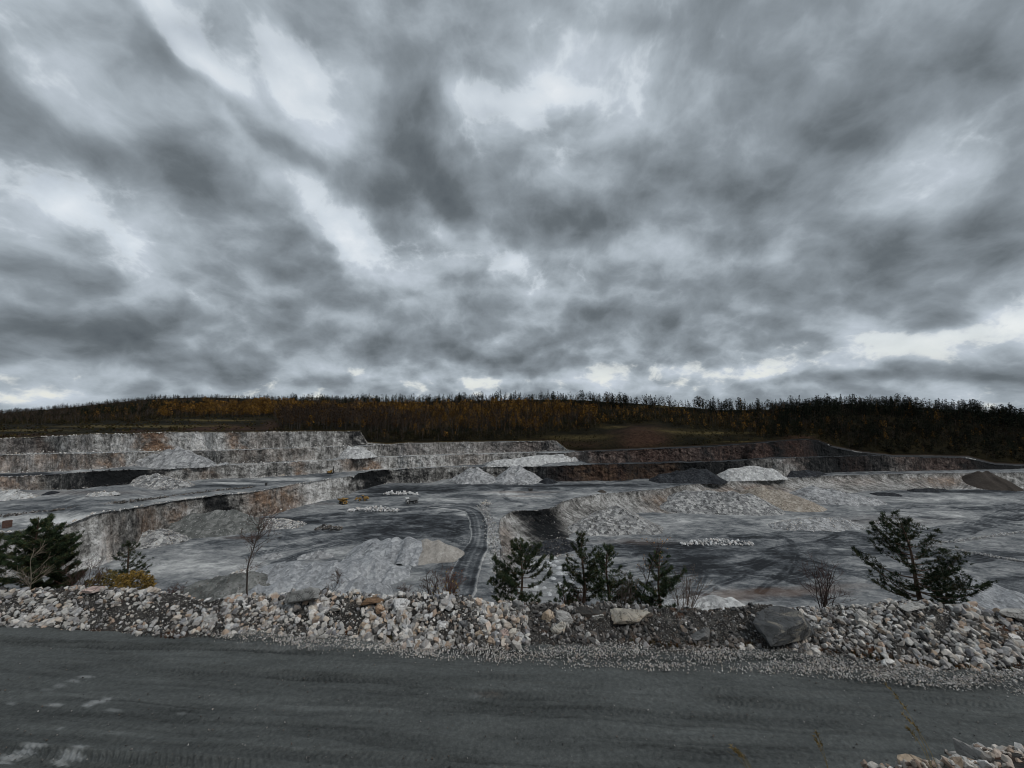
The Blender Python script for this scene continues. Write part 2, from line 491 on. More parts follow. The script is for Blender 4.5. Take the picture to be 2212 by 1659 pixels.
# ------------------------------------------------------------------ levels of the quarry (metres below the camera)
L_F, L_C, L_ROAD = 77.0, 66.0, 10.0
XS = np.arange(-360, 2573, 2.0)
toe4 = line([(-360,1260),(0,1250),(150,1238),(237,1215),(295,1185),(345,1160),(400,1150),(462,1140),(553,1117),(578,1113),(653,1093),(748,1070),(773,1060),(800,1052),(835,1044),(935,1042),(965,1033),(1165,1033),(1180,1040),(1356,1038),(1380,1034),(1530,1033),(1560,1029),(1690,1029),(1720,1026),(1791,1020),(1929,1018),(2104,1015),(2212,1013),(2572,1010)])(XS)
crest4 = line([(-360,1160),(0,1150),(130,1138),(200,1110),(312,1093),(437,1073),(553,1061),(653,1043),(758,1029),(764,1031),(774,1022),(828,1015),(978,1009),(1156,1008),(1268,1004),(1563,998),(1659,990),(1794,987),(1909,984),(1924,987),(2080,989),(2112,996),(2150,1004),(2212,1007),(2572,1006)])(XS)
toe3 = line([(-360,1062),(0,1058),(175,1057),(237,1049),(350,1042),(450,1035),(550,1032),(728,1020),(828,1012),(978,1006),(1040,1003),(1055,998),(1255,996),(1270,1001),(1406,998),(1556,995),(1659,988),(1794,985),(1909,983),(1924,986),(2080,988),(2112,995),(2150,1003.5),(2212,1006),(2572,1005)])(XS)
crest3 = line([(-360,1035),(0,1030),(75,1028),(225,1017),(350,1013),(425,1009),(550,1002),(703,994),(803,989),(928,984),(1106,979),(1253,977),(1406,970),(1531,965),(1659,956),(1740,950),(1767,953),(1800,966),(1850,977),(1900,982.5),(1924,985.5),(2090,987.5),(2112,994),(2150,1003),(2212,1005),(2572,1004)])(XS)
toe2 = np.minimum(line([(-360,1024),(0,1022),(125,1018),(225,1012),(275,1008),(300,1004),(440,1000),(470,1003),(550,1000),(703,992),(725,988),(800,985),(815,986),(928,982),(1106,977),(1201,974),(1231,974),(1260,977),(3000,1100)])(XS), crest3 - 1)
crest2 = np.minimum(line([(-360,986),(0,983),(300,977),(550,971),(728,964),(803,963),(878,958),(1106,954),(1201,953),(1225,972),(1260,977),(3000,1100)])(XS), toe2 - .4)
toe1 = np.minimum(line([(-360,985),(0,982),(125,978),(250,975),(425,972.5),(550,969),(728,963),(790,962),(3000,1100)])(XS), crest2 - .4)
crest1 = np.minimum(line([(-360,955),(0,948),(125,942),(187,938),(287,937),(325,934),(550,933.5),(778,932),(794,957),(3000,1100)])(XS), toe1 - .4)

def rough_line(y, seed, amp):
    q = np.stack([XS / 34, 0 * XS, 0 * XS + seed], -1)
    return y + amp * 1.9 * fbm(q, 1, 5, seed, .62)
toe4 = rough_line(toe4, 1, 1.0); crest4 = rough_line(crest4, 2, 1.1)
toe3 = np.minimum(rough_line(toe3, 3, .8), crest4 - 1); crest3 = np.minimum(rough_line(crest3, 4, 1.0), toe3 - .4)
toe2 = np.minimum(rough_line(toe2, 5, .7), crest3 - .8); crest2 = np.minimum(rough_line(crest2, 6, .9), toe2 - .4)
toe1 = np.minimum(rough_line(toe1, 7, .6), crest2 - .4); crest1 = np.minimum(rough_line(crest1, 8, .9), toe1 - .4)

def smooth1(a, k):
    kern = np.ones(k) / k
    return np.convolve(np.pad(a, k // 2, mode='edge'), kern, 'valid')[:len(a)]
def drop_of(x, y, dep):
    a, b, c = ray(x, y); return -c / b * dep
FACES = []                      # (toe points, crest points) of the big faces, from the lowest up
dep = smooth1(DEPTH(XS, toe4, L_C), 5)
lo_y = toe4
BENCH = []                      # flat steps between them
for k, (cy, nty) in enumerate(((crest4, toe3), (crest3, toe2), (crest2, toe1), (crest1, crest1 - 2.0))):
    T = PY(XS, lo_y, dep)
    hgt = drop_of(XS, lo_y, dep) - drop_of(XS, cy, dep)
    depc = dep + np.clip(hgt, 0, 40) * 0.32 + 0.3
    Cc = PY(XS, cy, depc)
    FACES.append((T, Cc))
    lev = drop_of(XS, cy, depc)
    a_, b_, c_ = ray(XS, nty)
    want = np.where(c_ < -1, -lev / np.minimum(c_, -1) * b_, 0)
    ndep = np.clip(want, depc + 4, depc + 130)
    ndep = smooth1(ndep, 9); ndep = np.maximum(ndep, depc + 3.5)
    N = PY(XS, nty, ndep)
    BENCH.append((Cc, N))
    dep, lo_y = ndep, nty
HILL_N = BENCH[-1][1]; HILL_ND = dep; HILL_NY = lo_y

# picture-space patches of rock colour on each face (x, half width, weight)
def xmask(x, lst, seed, wob=14, tq=0):
    xx = x + wob * 2 * fbm(np.stack([x / 24, tq + 0 * x, 0 * x], -1), 1, 4, seed, .6)
    return sum(w * (1 - sstep(0.25, 1.35, np.abs(xx - c) / h)) for c, h, w in lst) if lst else 0 * x
COLS = [
 dict(dark=[(803,32,1.5),(470,32,.8),(1360,230,.55),(1240,90,.6),(1350,60,1.1),(1500,80,1.2),(1620,60,.5),(1780,60,.9),(1860,60,1.0),(2010,110,.5),(2160,90,1.3),(900,70,.25),(1060,110,.3),(2350,120,1.2),(300,60,.25)],
      rust=[(590,62,1.),(320,30,.5),(385,22,.7),(1300,70,.4),(1420,60,.3),(240,30,.4)], red=[(1215,40,.5),(1290,25,.7),(1340,16,.8),(1410,40,.4),(1720,24,.8),(2010,95,1.2),(1840,40,.4)], pale=[(700,60,.5),(200,60,.35),(880,50,-.1)]),
 dict(dark=[(1500,300,.45),(160,110,.6),(260,60,1.1),(330,40,.6),(1400,120,.2),(1690,50,1.0),(1590,60,.4),(1740,40,.5),(1830,90,1.1)],
      rust=[(10,30,.8),(60,25,.5),(440,30,.5),(645,22,.9),(770,40,.6),(800,25,.6),(1020,60,.3)], red=[(1270,60,.9),(1360,70,1.),(1460,90,1.2),(1570,50,1.),(1640,30,1.1),(1720,35,1.),(660,20,.3)], pale=[(930,40,.5),(850,40,.3),(80,40,.2)]),
 dict(dark=[(500,70,.2),(1150,60,.2)], rust=[(20,60,.5),(110,40,.6),(170,50,.5),(235,28,.8),(560,60,.3),(640,40,.3)], red=[(890,25,.7),(960,50,.5),(1070,60,.7),(1160,60,.9),(850,20,.4)], pale=[(100,60,.25),(330,60,.2),(780,30,.3)]),
 dict(dark=[(770,14,.7),(60,80,.3)], rust=[(318,34,1.3),(350,22,.9),(505,22,.8),(560,30,.25)], red=[(30,60,.6),(95,22,.9),(180,25,.5),(340,20,.4),(590,15,.3)], pale=[(270,30,.45),(420,50,.5),(450,40,.3),(160,30,.2)]),
]
ROWS = 18
SCREE = []
for k, (T, Cc) in enumerate(FACES):
    hgt = Cc[:, 2] - T[:, 2]
    ok = hgt > 0.6
    tt = np.linspace(-0.06, 1.0, ROWS)[:, None]
    G = T[None] * (1 - tt[..., None]) + Cc[None] * tt[..., None]
    # toe flares out as scree, the crest is worn
    out = (T - Cc); out[:, 2] = 0; out /= np.maximum(np.linalg.norm(out, axis=1, keepdims=True), 1e-6)
    arc = np.r_[0, np.cumsum(np.linalg.norm(np.diff(T, axis=0), axis=1))]
    arcG = np.broadcast_to(arc, (ROWS, len(XS)))
    hh = tt * hgt[None]
    n_big = fbm(np.stack([arcG / 14, hh / 30, 0 * arcG + k * 7], -1), 1, 3, 11)
    n_str = fbm(np.stack([arcG / 2.4, hh / 9, 0 * arcG + k * 7], -1), 1, 4, 21, .6)
    n_loc = fbm(np.stack([arcG / 1.6, hh / 1.4, 0 * arcG + k * 5], -1), 1, 3, 31)
    amp = np.clip(hgt, 0, 10)[None] / 10
    blk = np.round(fbm(np.stack([arcG / 4.0, hh / 3.0, 0 * arcG + k * 3], -1), 1, 3, 35) * 4) / 4
    disp = amp * (3.0 * n_big + 1.5 * n_str + .7 * n_loc + 1.6 * blk) * np.sin(np.clip(tt, 0, 1) * math.pi) ** .4
    disp = disp + amp * np.clip(0.34 - tt, 0, 1) / .34 * np.clip(0.5 + 3.2 * n_big, 0, 4)
    G = G + out[None] * disp[..., None]
    G[..., 2] += amp * .35 * n_loc * (tt > .05)
    X2 = np.broadcast_to(XS, (ROWS, len(XS)))
    at = {}
    for nm in ('dark', 'rust', 'red', 'pale'):
        # slightly leaning beds
        at[nm] = np.clip(xmask(X2 + (tt - .5) * 14, COLS[k][nm], 40 + k, tq=tt * 2.5 + 0 * X2), -1, 2).ravel()
    nz = np.clip(.45 + 1.6 * fbm(np.stack([arcG / 9, 0 * arcG, 0 * arcG + k], -1), 1, 4, 90), 0, 1.2)
    nz = nz * (1 - .8 * sstep(1200, 1320, X2))
    at['pale'] = at['pale'] + (nz * (np.clip((tt - .95) / .05, 0, 1) * .7 + np.clip((.10 - tt) / .16, 0, 1) * .9)).ravel() * np.clip(1 - at['dark'], 0, 1)
    at['st'] = np.stack([arcG, hh, 0 * arcG], -1).reshape(-1, 3)
    F = grid_faces(ROWS, len(XS), np.broadcast_to(ok, (ROWS, len(XS))))[:, ::-1]
    V, F, at = compact(G.reshape(-1, 3), F, at)
    SCREE.append((G, hgt, xmask(XS, COLS[k]['dark'], 40 + k) + .6 * sstep(1200, 1300, XS)))
    FO = link('rock_face', mesh_from('rock_face', V, F, at), MATS['face'], kind='structure',
         label=['tall stained quarry face rising from the pit floor', 'second quarry face up, above the left ledge', 'third pale quarry face with rusty streaks', 'topmost quarry face under the grass edge'][k])
    SCREE[-1] += (FO,)

# benches
for k, (A, B) in enumerate(BENCH):
    n = 60 if k == 0 else 10
    tt = np.linspace(-0.02, 1.05, n)[:, None]
    G = A[None] * (1 - tt[..., None]) + B[None] * tt[..., None]
    G[..., 2] += .18 * fbm(G * [1, 1, 0], .12, 4, 50 + k)
    X2 = np.broadcast_to(XS, (n, len(XS)))
    a_, b_, c_ = G[..., 0], G[..., 1], G[..., 2] - CAMZ
    # picture row of every vertex
    fz = (b_ * CS + c_ * SN); uy = (-b_ * SN + c_ * CS)
    Y2 = CY - FPX * uy / fz
    if k == 0:
        pl = patches(X2, Y2, [(250,1120,300,14,.9),(120,1128,120,10,.8),(400,1078,250,8,.5),(620,1035,90,4,.9),(500,1043,60,3,.8),(640,1050,80,3,.7),(780,1013,120,3,1.),(300,1098,200,5,.5)], 3)
        dk = patches(X2, Y2, [(100,1098,260,7,.6),(450,1050,160,4,.8),(680,1027,70,4,.8),(160,1082,200,5,.5),(40,1038,130,6,.9),(560,1040,90,3,.7),(720,1022,60,3,.6)], 4)
        rs = patches(X2, Y2, [(130,1133,24,3,.6),(200,1065,160,6,.25)], 6)
        dk = dk + 1.1 * sstep(1220, 1300, X2); pl = pl * (1 - sstep(1220, 1300, X2))
    else:
        dk = patches(X2, Y2, [(60,1028,150,7,1.3),(340,1006,60,2,.8),(1400,975,200,2,.5)], 5) if k == 1 else 0 * X2
        dk = dk + 1.1 * sstep(1220, 1300, X2)
        pl = .30 - dk * .5 + .5 * fbm(np.stack([X2 / 30, Y2 / 3, 0 * X2], -1), 1, 4, 91) - .7 * sstep(1180, 1320, X2); rs = 0 * X2 + (.3 if k == 3 else 0)
    mk = np.broadcast_to(np.linalg.norm(B - A, axis=1) > .5, G.shape[:2])
    F = grid_faces(n, len(XS), mk)[:, ::-1]
    V, F, at = compact(G.reshape(-1, 3), F, {'dark': dk.ravel(), 'pale': pl.ravel(), 'rust': rs.ravel()})
    link('bench_ground', mesh_from('bench_ground', V, F, at, True), MATS['floor' if k < 3 else 'hill'], kind='structure',
         label=['grey ledge above the lower quarry face', 'narrow bench along the second face', 'narrow bench along the third face', 'soil strip along the top edge of the quarry'][k])

# ------------------------------------------------------------------ pit floors
BD = [(2572,1021),(2212,1021),(2099,1022),(1909,1024),(1759,1029),(1659,1035),(1531,1043),(1468,1050),(1440,1056),(1356,1063),(1281,1069),(1218,1083),(1195,1098),(1150,1103),(1106,1104),(1082,1122),(1078,1150),(1085,1180),(1080,1220),(1072,1300),(1066,1380)]
BT = [(2572,1055),(2212,1056),(2074,1058),(1984,1058),(1879,1060),(1759,1076),(1659,1090),(1531,1108),(1493,1108),(1393,1108),(1331,1115),(1281,1124),(1245,1137),(1230,1160),(1202,1182),(1150,1195),(1116,1198),(1113,1212),(1114,1240),(1106,1320),(1100,1400)]
bd_w = PD(*np.array(BD, float).T, L_C); bt_w = PD(*np.array(BT, float).T, L_F)
def resample_pair(A, B, step):
    d = np.r_[0, np.cumsum(np.linalg.norm(np.diff(A, axis=0), axis=1) + np.linalg.norm(np.diff(B, axis=0), axis=1))] / 2
    q = np.linspace(0, d[-1], int(d[-1] / step))
    f = lambda P: np.stack([np.interp(q, d, P[:, i]) for i in range(3)], -1)
    return f(A), f(B), q
cA, cB, arc = resample_pair(bd_w, bt_w, 0.7)
jit = fbm(np.stack([arc / 9, 0 * arc, 0 * arc], -1), 1, 4, 61)
out = (cB - cA); out[:, 2] = 0; run = np.linalg.norm(out, axis=1, keepdims=True); out /= run
cA = cA + out * jit[:, None] * 1.6
n = 22
tt = np.linspace(0.0, 1.05, n)[:, None]
hh = tt * (L_F - L_C)
arcG = np.broadcast_to(arc, (n, len(arc)))
hh = hh + 0 * arcG
prof = tt ** 2.6                                  # steep at the top, scree below
G = np.empty((n, len(arc), 3))
G[..., :2] = cA[None, :, :2] * (1 - prof[..., None]) + cB[None, :, :2] * prof[..., None]
G[..., 2] = CAMZ - L_C - hh
d1 = 1.2 * fbm(np.stack([arcG / 2.6, hh / 3.2, 0 * arcG], -1), 1, 4, 71, .6) + 1.6 * fbm(np.stack([arcG / 10, hh / 12, 0 * arcG], -1), 1, 3, 72) + .5 * fbm(np.stack([arcG / 1.2, hh / 1.2, 0 * arcG], -1), 1, 2, 73)
xcut = CX + FPX * cA[:, 0] / cA[:, 1]
d1 = d1 * (1 + 1.3 * np.exp(-((xcut - 1140) / 70) ** 2))[None] + .9 * np.round(fbm(np.stack([arcG / 4, hh / 2.6, 0 * arcG], -1), 1, 3, 75) * 4) / 4
G += (out[None] * (d1 * np.sin(np.clip(tt, 0, 1) * math.pi) ** .5)[..., None])
G[..., 2] += .3 * fbm(np.stack([arcG / 1.5, hh / 1.5, 0 * arcG], -1), 1, 3, 74) * (tt > .02)
a_, b_, c_ = G[..., 0], G[..., 1], G[..., 2] - CAMZ
X2 = CX + FPX * a_ / (b_ * CS + c_ * SN); Y2 = CY - FPX * (-b_ * SN + c_ * CS) / (b_ * CS + c_ * SN)
dk = patches(X2, Y2, [(1172,1130,44,46,1.25),(1205,1160,30,26,.8),(1150,1108,60,7,.6),(1450,1085,50,18,.2)], 9, .2)
rs = patches(X2, Y2, [(1440,1085,60,30,.6),(1090,1170,26,40,.5),(1620,1060,110,16,.7),(1850,1040,80,12,.35),(2040,1040,90,14,.7)], 10, .2)
pl = patches(X2, Y2, [(1205,1120,18,26,.6),(1300,1085,60,14,.4),(1760,1045,80,12,.3)], 11, .2) + .4 * np.clip(1 - tt / .04, 0, 1) * np.clip(1 - dk, 0, 1) * np.clip(.4 + 1.6 * jit, 0, 1)[None]
F = grid_faces(n, len(arc))
LOWFACE = G
LOWFO = link('rock_face', mesh_from('rock_face', G.reshape(-1, 3), F, {'dark': dk.ravel(), 'rust': rs.ravel(), 'red': 0 * dk.ravel(), 'pale': pl.ravel(), 'st': np.stack([arcG, 11 - hh, 0 * arcG], -1).reshape(-1, 3)}),
     MATS['face'], kind='structure', label='low quarry face dropping to the lower pit floor')
EDGE = cA[:, :2]

# tracks worn by tyres: polylines in the picture
TR_C = [[(560,1135),(700,1128),(850,1120),(960,1115),(1025,1120)],[(620,1160),(760,1140),(900,1128),(1010,1128)],[(650,1180),(800,1150),(940,1140),(1028,1145)],[(540,1200),(700,1165),(880,1150),(1030,1160)],
        [(773,1064),(860,1062),(1000,1056),(1180,1050),(1400,1046)],[(780,1072),(900,1066),(1050,1058),(1200,1056)],[(1090,1056),(1085,1070),(1098,1080),(1122,1084),(1134,1088),(1120,1093)],
        [(620,1122),(740,1110),(870,1100),(980,1094)],[(700,1120),(800,1118),(900,1110),(1000,1104)],[(560,1245),(640,1200),(780,1165),(900,1158)],[(850,1118),(930,1132),(1000,1150),(1030,1170)],[(870,1112),(950,1124),(1015,1138)],
        [(740,1100),(850,1092),(950,1088),(1050,1092)],[(700,1148),(820,1142),(930,1150),(1020,1175)],[(1500,1040),(1620,1033),(1800,1024),(1950,1020)]]
TR_F = [[(1250,1230),(1400,1215),(1550,1205),(1700,1180),(1850,1165),(2000,1160),(2212,1120)],[(1300,1260),(1450,1230),(1600,1225),(1740,1185),(1900,1170)],[(1480,1300),(1560,1260),(1660,1215),(1740,1185),(1820,1150)],
        [(1290,1180),(1420,1175),(1600,1190),(1800,1195),(1960,1185)],[(1320,1200),(1500,1190),(1640,1198),(1780,1220),(1900,1260)],[(1590,1160),(1750,1150),(1900,1150),(2050,1140),(2212,1110)],
        [(1340,1285),(1440,1250),(1520,1235),(1640,1240),(1760,1270)],[(1700,1250),(1800,1235),(1900,1240),(2050,1215),(2212,1190)],[(1380,1180),(1480,1200),(1520,1235),(1500,1280)],
        [(1900,1100),(2000,1095),(2120,1098),(2212,1090)],[(1850,1125),(1980,1118),(2100,1125),(2212,1135)],[(2020,1165),(2100,1140),(2180,1105),(2300,1080)],[(1640,1150),(1700,1165),(1720,1200),(1690,1240),(1640,1280)],[(1760,1148),(1860,1160),(1990,1190),(2100,1230)]]
def tracks(G, lst, lev, seed):
    P = G.reshape(-1, 3)[:, :2]
    o = np.zeros(len(P))
    wob = np.stack([fbm(np.c_[P / 14, 0 * P[:, :1]], 1, 3, seed), fbm(np.c_[P / 14, 0 * P[:, :1] + 5], 1, 3, seed)], -1) * 2.2
    br = .65 + .7 * fbm(np.c_[P / 6, 0 * P[:, :1]], 1, 3, seed + 9)
    for q, pts in enumerate(lst):
        L = spline(PD(*np.array(pts, float).T, lev)[:, :2], 26)
        near = (P[:, 0] > L[:, 0].min() - 6) & (P[:, 0] < L[:, 0].max() + 6) & (P[:, 1] > L[:, 1].min() - 6) & (P[:, 1] < L[:, 1].max() + 6)
        if not near.any(): continue
        d, _ = polydist(P[near] + wob[near], L)
        for off in (1.15, 3.2) if q % 2 else (1.1,):
            o[near] = np.maximum(o[near], (1 - sstep(.4, 1.25, np.abs(d - off))) * np.clip(br[near], 0, 1))
    return o.reshape(G.shape[:-1])

def floor_sheet(name, lev, rows, poly_keep, dark, pale, rust, trk, label, seed):
    xs = np.arange(-360, 2573, 2.4)
    Yp, Xp = np.meshgrid(rows, xs, indexing='ij')
    G = PD(Xp, Yp, lev)
    P2 = np.c_[G.reshape(-1, 3)[:, :2], np.zeros(G.shape[0] * G.shape[1])]
    G[..., 2] += (.35 * fbm(P2, .06, 4, seed) + .10 * fbm(P2, .5, 3, seed + 1)).reshape(Xp.shape)
    mk = poly_keep(G.reshape(-1, 3)[:, :2], Xp.ravel(), Yp.ravel()).reshape(Xp.shape)
    tr = tracks(G, trk, lev, seed)
    G[..., 2] -= tr * .06
    at = {'dark': (np.clip(patches(Xp, Yp, dark, seed + 3), 0, 1.6) + tr * 1.05).ravel(), 'pale': patches(Xp, Yp, pale, seed + 4).ravel(), 'rust': np.clip(patches(Xp, Yp, rust, seed + 5), 0, 1).ravel()}
    V, F, at = compact(G.reshape(-1, 3), grid_faces(*Xp.shape, mk), at)
    return link(name, mesh_from(name, V, F[:, ::-1], at, True), MATS['floor'], kind='structure', label=label)
EDGE = EDGE[::10]
edge_poly = np.concatenate([EDGE, [[EDGE[-1][0], 40], [-900, 40], [-900, 900], [900, 900]]])
rowsC = np.concatenate([np.arange(1006, 1060, .8), np.arange(1060, 1130, 1.1), np.arange(1130, 1420, 2.0)])
toeY = interp_toe = lambda x: np.interp(x, XS, toe4)
floor_sheet('pit_floor', L_C, rowsC, lambda P, x, y: inpoly(P, edge_poly) & (y > toeY(x) - 4),
    [(880,1058,130,9,1.2),(860,1072,90,4,.5),(1180,1049,280,5,1.1),(1500,1042,150,4,.8),(620,1126,80,9,1.2),(590,1120,40,6,.9),(900,1140,160,24,.5),(760,1112,160,5,.45),(960,1118,90,10,.5),(1025,1070,60,5,.4),(850,1245,80,20,.25),(960,1225,50,30,.5),(570,1160,60,5,.5),(1120,1108,50,5,.7),(640,1180,60,5,.5),(1080,1135,30,20,.3),(1200,1085,30,6,.3),(1850,1022,200,2,.4)],
    [(700,1092,70,6,.35),(1080,1066,60,7,.9),(1130,1074,70,6,.6),(1120,1090,50,6,.5),(960,1080,70,4,.5),(1000,1112,20,6,.9),(450,1215,190,26,.42),(560,1235,90,14,.35),(350,1230,120,20,.3),(1065,1170,22,60,.5),(1080,1230,30,40,.45),(600,1190,120,12,.2),(760,1195,90,10,.3),(1300,1067,80,3,.6),(1080,1100,30,8,.3),(920,1210,60,14,.2),(905,1250,50,16,.45)],
    [(1120,1063,90,3,.5),(1130,1072,60,2,.5),(690,1088,60,3,.2),(520,1162,40,4,.35),(1000,1100,30,3,.25)], TR_C, 'grey main floor of the quarry, streaked by tyres', 100)
rowsF = np.concatenate([np.arange(1050, 1130, 1.0), np.arange(1130, 1420, 1.8)])
floor_sheet('lower_pit_floor', L_F, rowsF, lambda P, x, y: ((~inpoly(P, edge_poly)) | (polydist(P, EDGE[::2])[0] < 9)) & (x > 1040),
    [(1480,1205,180,26,.75),(1700,1215,150,30,.55),(1400,1180,110,12,.7),(1560,1235,120,18,.4),(2100,1062,190,4,1.3),(1600,1175,160,8,.45),(2150,1210,120,16,.35),(2190,1250,60,12,.8),(1900,1200,130,12,.35),(1980,1088,140,3,.6),(2100,1102,160,3,.4),(1900,1105,50,2,.7),(1960,1116,60,2,.6),(1700,1160,150,5,.4),(1800,1280,60,12,.3)],
    [(1470,1122,110,12,.4),(1180,1222,80,34,.38),(1140,1255,50,20,.4),(2000,1105,190,30,.32),(2080,1078,150,8,.35),(1600,1206,55,9,.6),(1380,1245,80,14,.35),(1720,1132,90,16,.7),(1960,1140,160,14,.2),(1350,1215,50,12,.4),(1640,1110,60,8,.3),(1880,1205,60,5,.4),(1480,1262,80,12,.25)],
    [(1700,1278,150,12,.6),(1560,1290,90,12,.6),(1820,1265,80,8,.3),(1380,1170,90,8,.3),(1900,1125,160,12,.18)], TR_F, 'grey lower floor of the quarry on the right', 200)

# ------------------------------------------------------------------ hillside behind the quarry
ridgeY = line([(-360,905),(0,893),(150,880),(250,870),(325,862),(437,858),(550,861),(653,866),(753,868),(928,868),(1106,864),(1221,863),(1331,869),(1396,873),(1481,880),(1560,886),(1659,884),(1834,872),(1959,878),(2059,885),(2212,897),(2572,915)])
ridgeD = line([(-360,900),(450,900),(700,760),(1100,660),(1400,610),(1560,600),(1834,580),(2572,560)])
hx = XS[::2]
nD = HILL_ND[::2]; nY = HILL_NY[::2]
def hill_pt(x, s):
    y0 = np.interp(x, hx, nY); d0 = np.interp(x, hx, nD)
    y = y0 + (ridgeY(x) - y0) * s
    d = d0 + (ridgeD(x) - d0) * s ** 1.35
    return y, d
n = 70
sv = np.linspace(0, 1, n)
Sg, Xg = np.meshgrid(sv, hx, indexing='ij')
Yg, Dg = hill_pt(Xg, Sg)
G = PY(Xg, Yg, Dg)
G[..., 2] += .5 * fbm(np.c_[G.reshape(-1, 3)[:, :2], 0 * G[..., 0].ravel()], .05, 4, 301).reshape(Xg.shape) * np.minimum(1, Sg * 12)
back = G[-1:].copy(); back2 = back.copy()
back[..., 1] += 120; back[..., 2] -= 10; back2[..., 1] += 900; back2[..., 2] -= 140
mdd = np.hypot((Xg - 1385) / 85, (Yg - 950) / 34)
G[..., 2] += 6.5 * np.exp(-(mdd / .75) ** 2) * sstep(0, .35, Sg)
G[..., 2] += 1.0 * fbm(np.c_[G.reshape(-1, 3)[:, :2], 0 * G[..., 0].ravel()], .12, 4, 303).reshape(Xg.shape) * np.minimum(1, Sg * 12)
back[..., 2] = G[-1:, :, 2] - 10; back2[..., 2] = G[-1:, :, 2] - 140
G = np.concatenate([G, back, back2]); 
ext = lambda a: np.concatenate([a, a[-1:], a[-1:]])
rs = patches(Xg, Yg, [(1385,948,70,28,.8),(500,924,90,7,.9),(590,918,24,12,.7),(60,940,120,4,.6),(300,932,50,4,.6),(420,928,70,4,.7),(1720,945,40,6,.8),(1260,960,50,10,.4),(1180,955,60,8,.3)], 22, .25)
pl = patches(Xg, Yg, [(300,921,200,3,1.0),(60,930,120,3,.8),(470,908,110,2,.9),(1480,878,110,4,.9),(1560,935,140,3,.6),(1250,945,70,6,.5),(1480,935,90,8,.3),(1330,925,30,3,.5),(1650,955,90,2,1.0)], 23, .25)
V = G.reshape(-1, 3)
link('hillside', mesh_from('hillside', V, grid_faces(n + 2, len(hx))[:, ::-1], {'rust': np.clip(ext(rs), 0, 1).ravel(), 'pale': np.clip(ext(pl), 0, 1).ravel()}, True), MATS['hill'], kind='structure', label='dark wooded hillside above the quarry')
# spoil mound on the slope and grass
def hill_grass():
    q = np.random.default_rng(31); n_ = 15000
    x = q.uniform(-100, 1900, n_); sv_ = q.uniform(0, .75, n_)
    y, d = hill_pt(x, sv_)
    cl = fbm(np.stack([x / 30, y / 5, 0 * x], -1), 1, 4, 33)
    bare = patches(x, y, [(1385,950,55,24,1.)], 1, .1)
    keep = (q.uniform(0, 1, n_) < np.clip(.55 + 1.2 * cl, .1, 1)) & (bare < .5) & ((x < 640) | ((x > 1150) & (x < 1820)))
    x, y, d, cl = x[keep], y[keep], d[keep], cl[keep]
    P = PY(x, y, d); m = len(P)
    h = q.uniform(.5, 1.5, m) * np.clip(1 + cl, .5, 1.6); w = q.uniform(.5, 1.6, m)
    a = q.uniform(0, 6.28, m); u_ = np.stack([np.cos(a), np.sin(a), 0 * a], -1)
    V = np.stack([P - u_ * w[:, None] / 2, P + u_ * w[:, None] / 2, P + q.normal(0, .3, (m, 3)) * [1, 1, 0] + np.stack([0 * h, 0 * h, h], -1)], 1).reshape(-1, 3)
    V2 = V + np.tile(np.array([[.3, .5, 0]]), (len(V), 1))
    cols = .6 * np.array([(.045,.040,.016),(.07,.055,.02),(.03,.03,.014),(.10,.075,.028),(.055,.035,.02)])[q.integers(0, 5, m)] * q.uniform(.5, 1.3, (m, 1))
    A = Acc(); A.add(np.concatenate([V, V2]), np.arange(len(V) * 2).reshape(-1, 3), np.concatenate([np.repeat(cols, 3, 0)] * 2))
    link('grass', A.mesh('grass'), MATS['leafy'], kind='stuff', label='rough dry grass on the open slope above the quarry', cat='grass')
hill_grass()
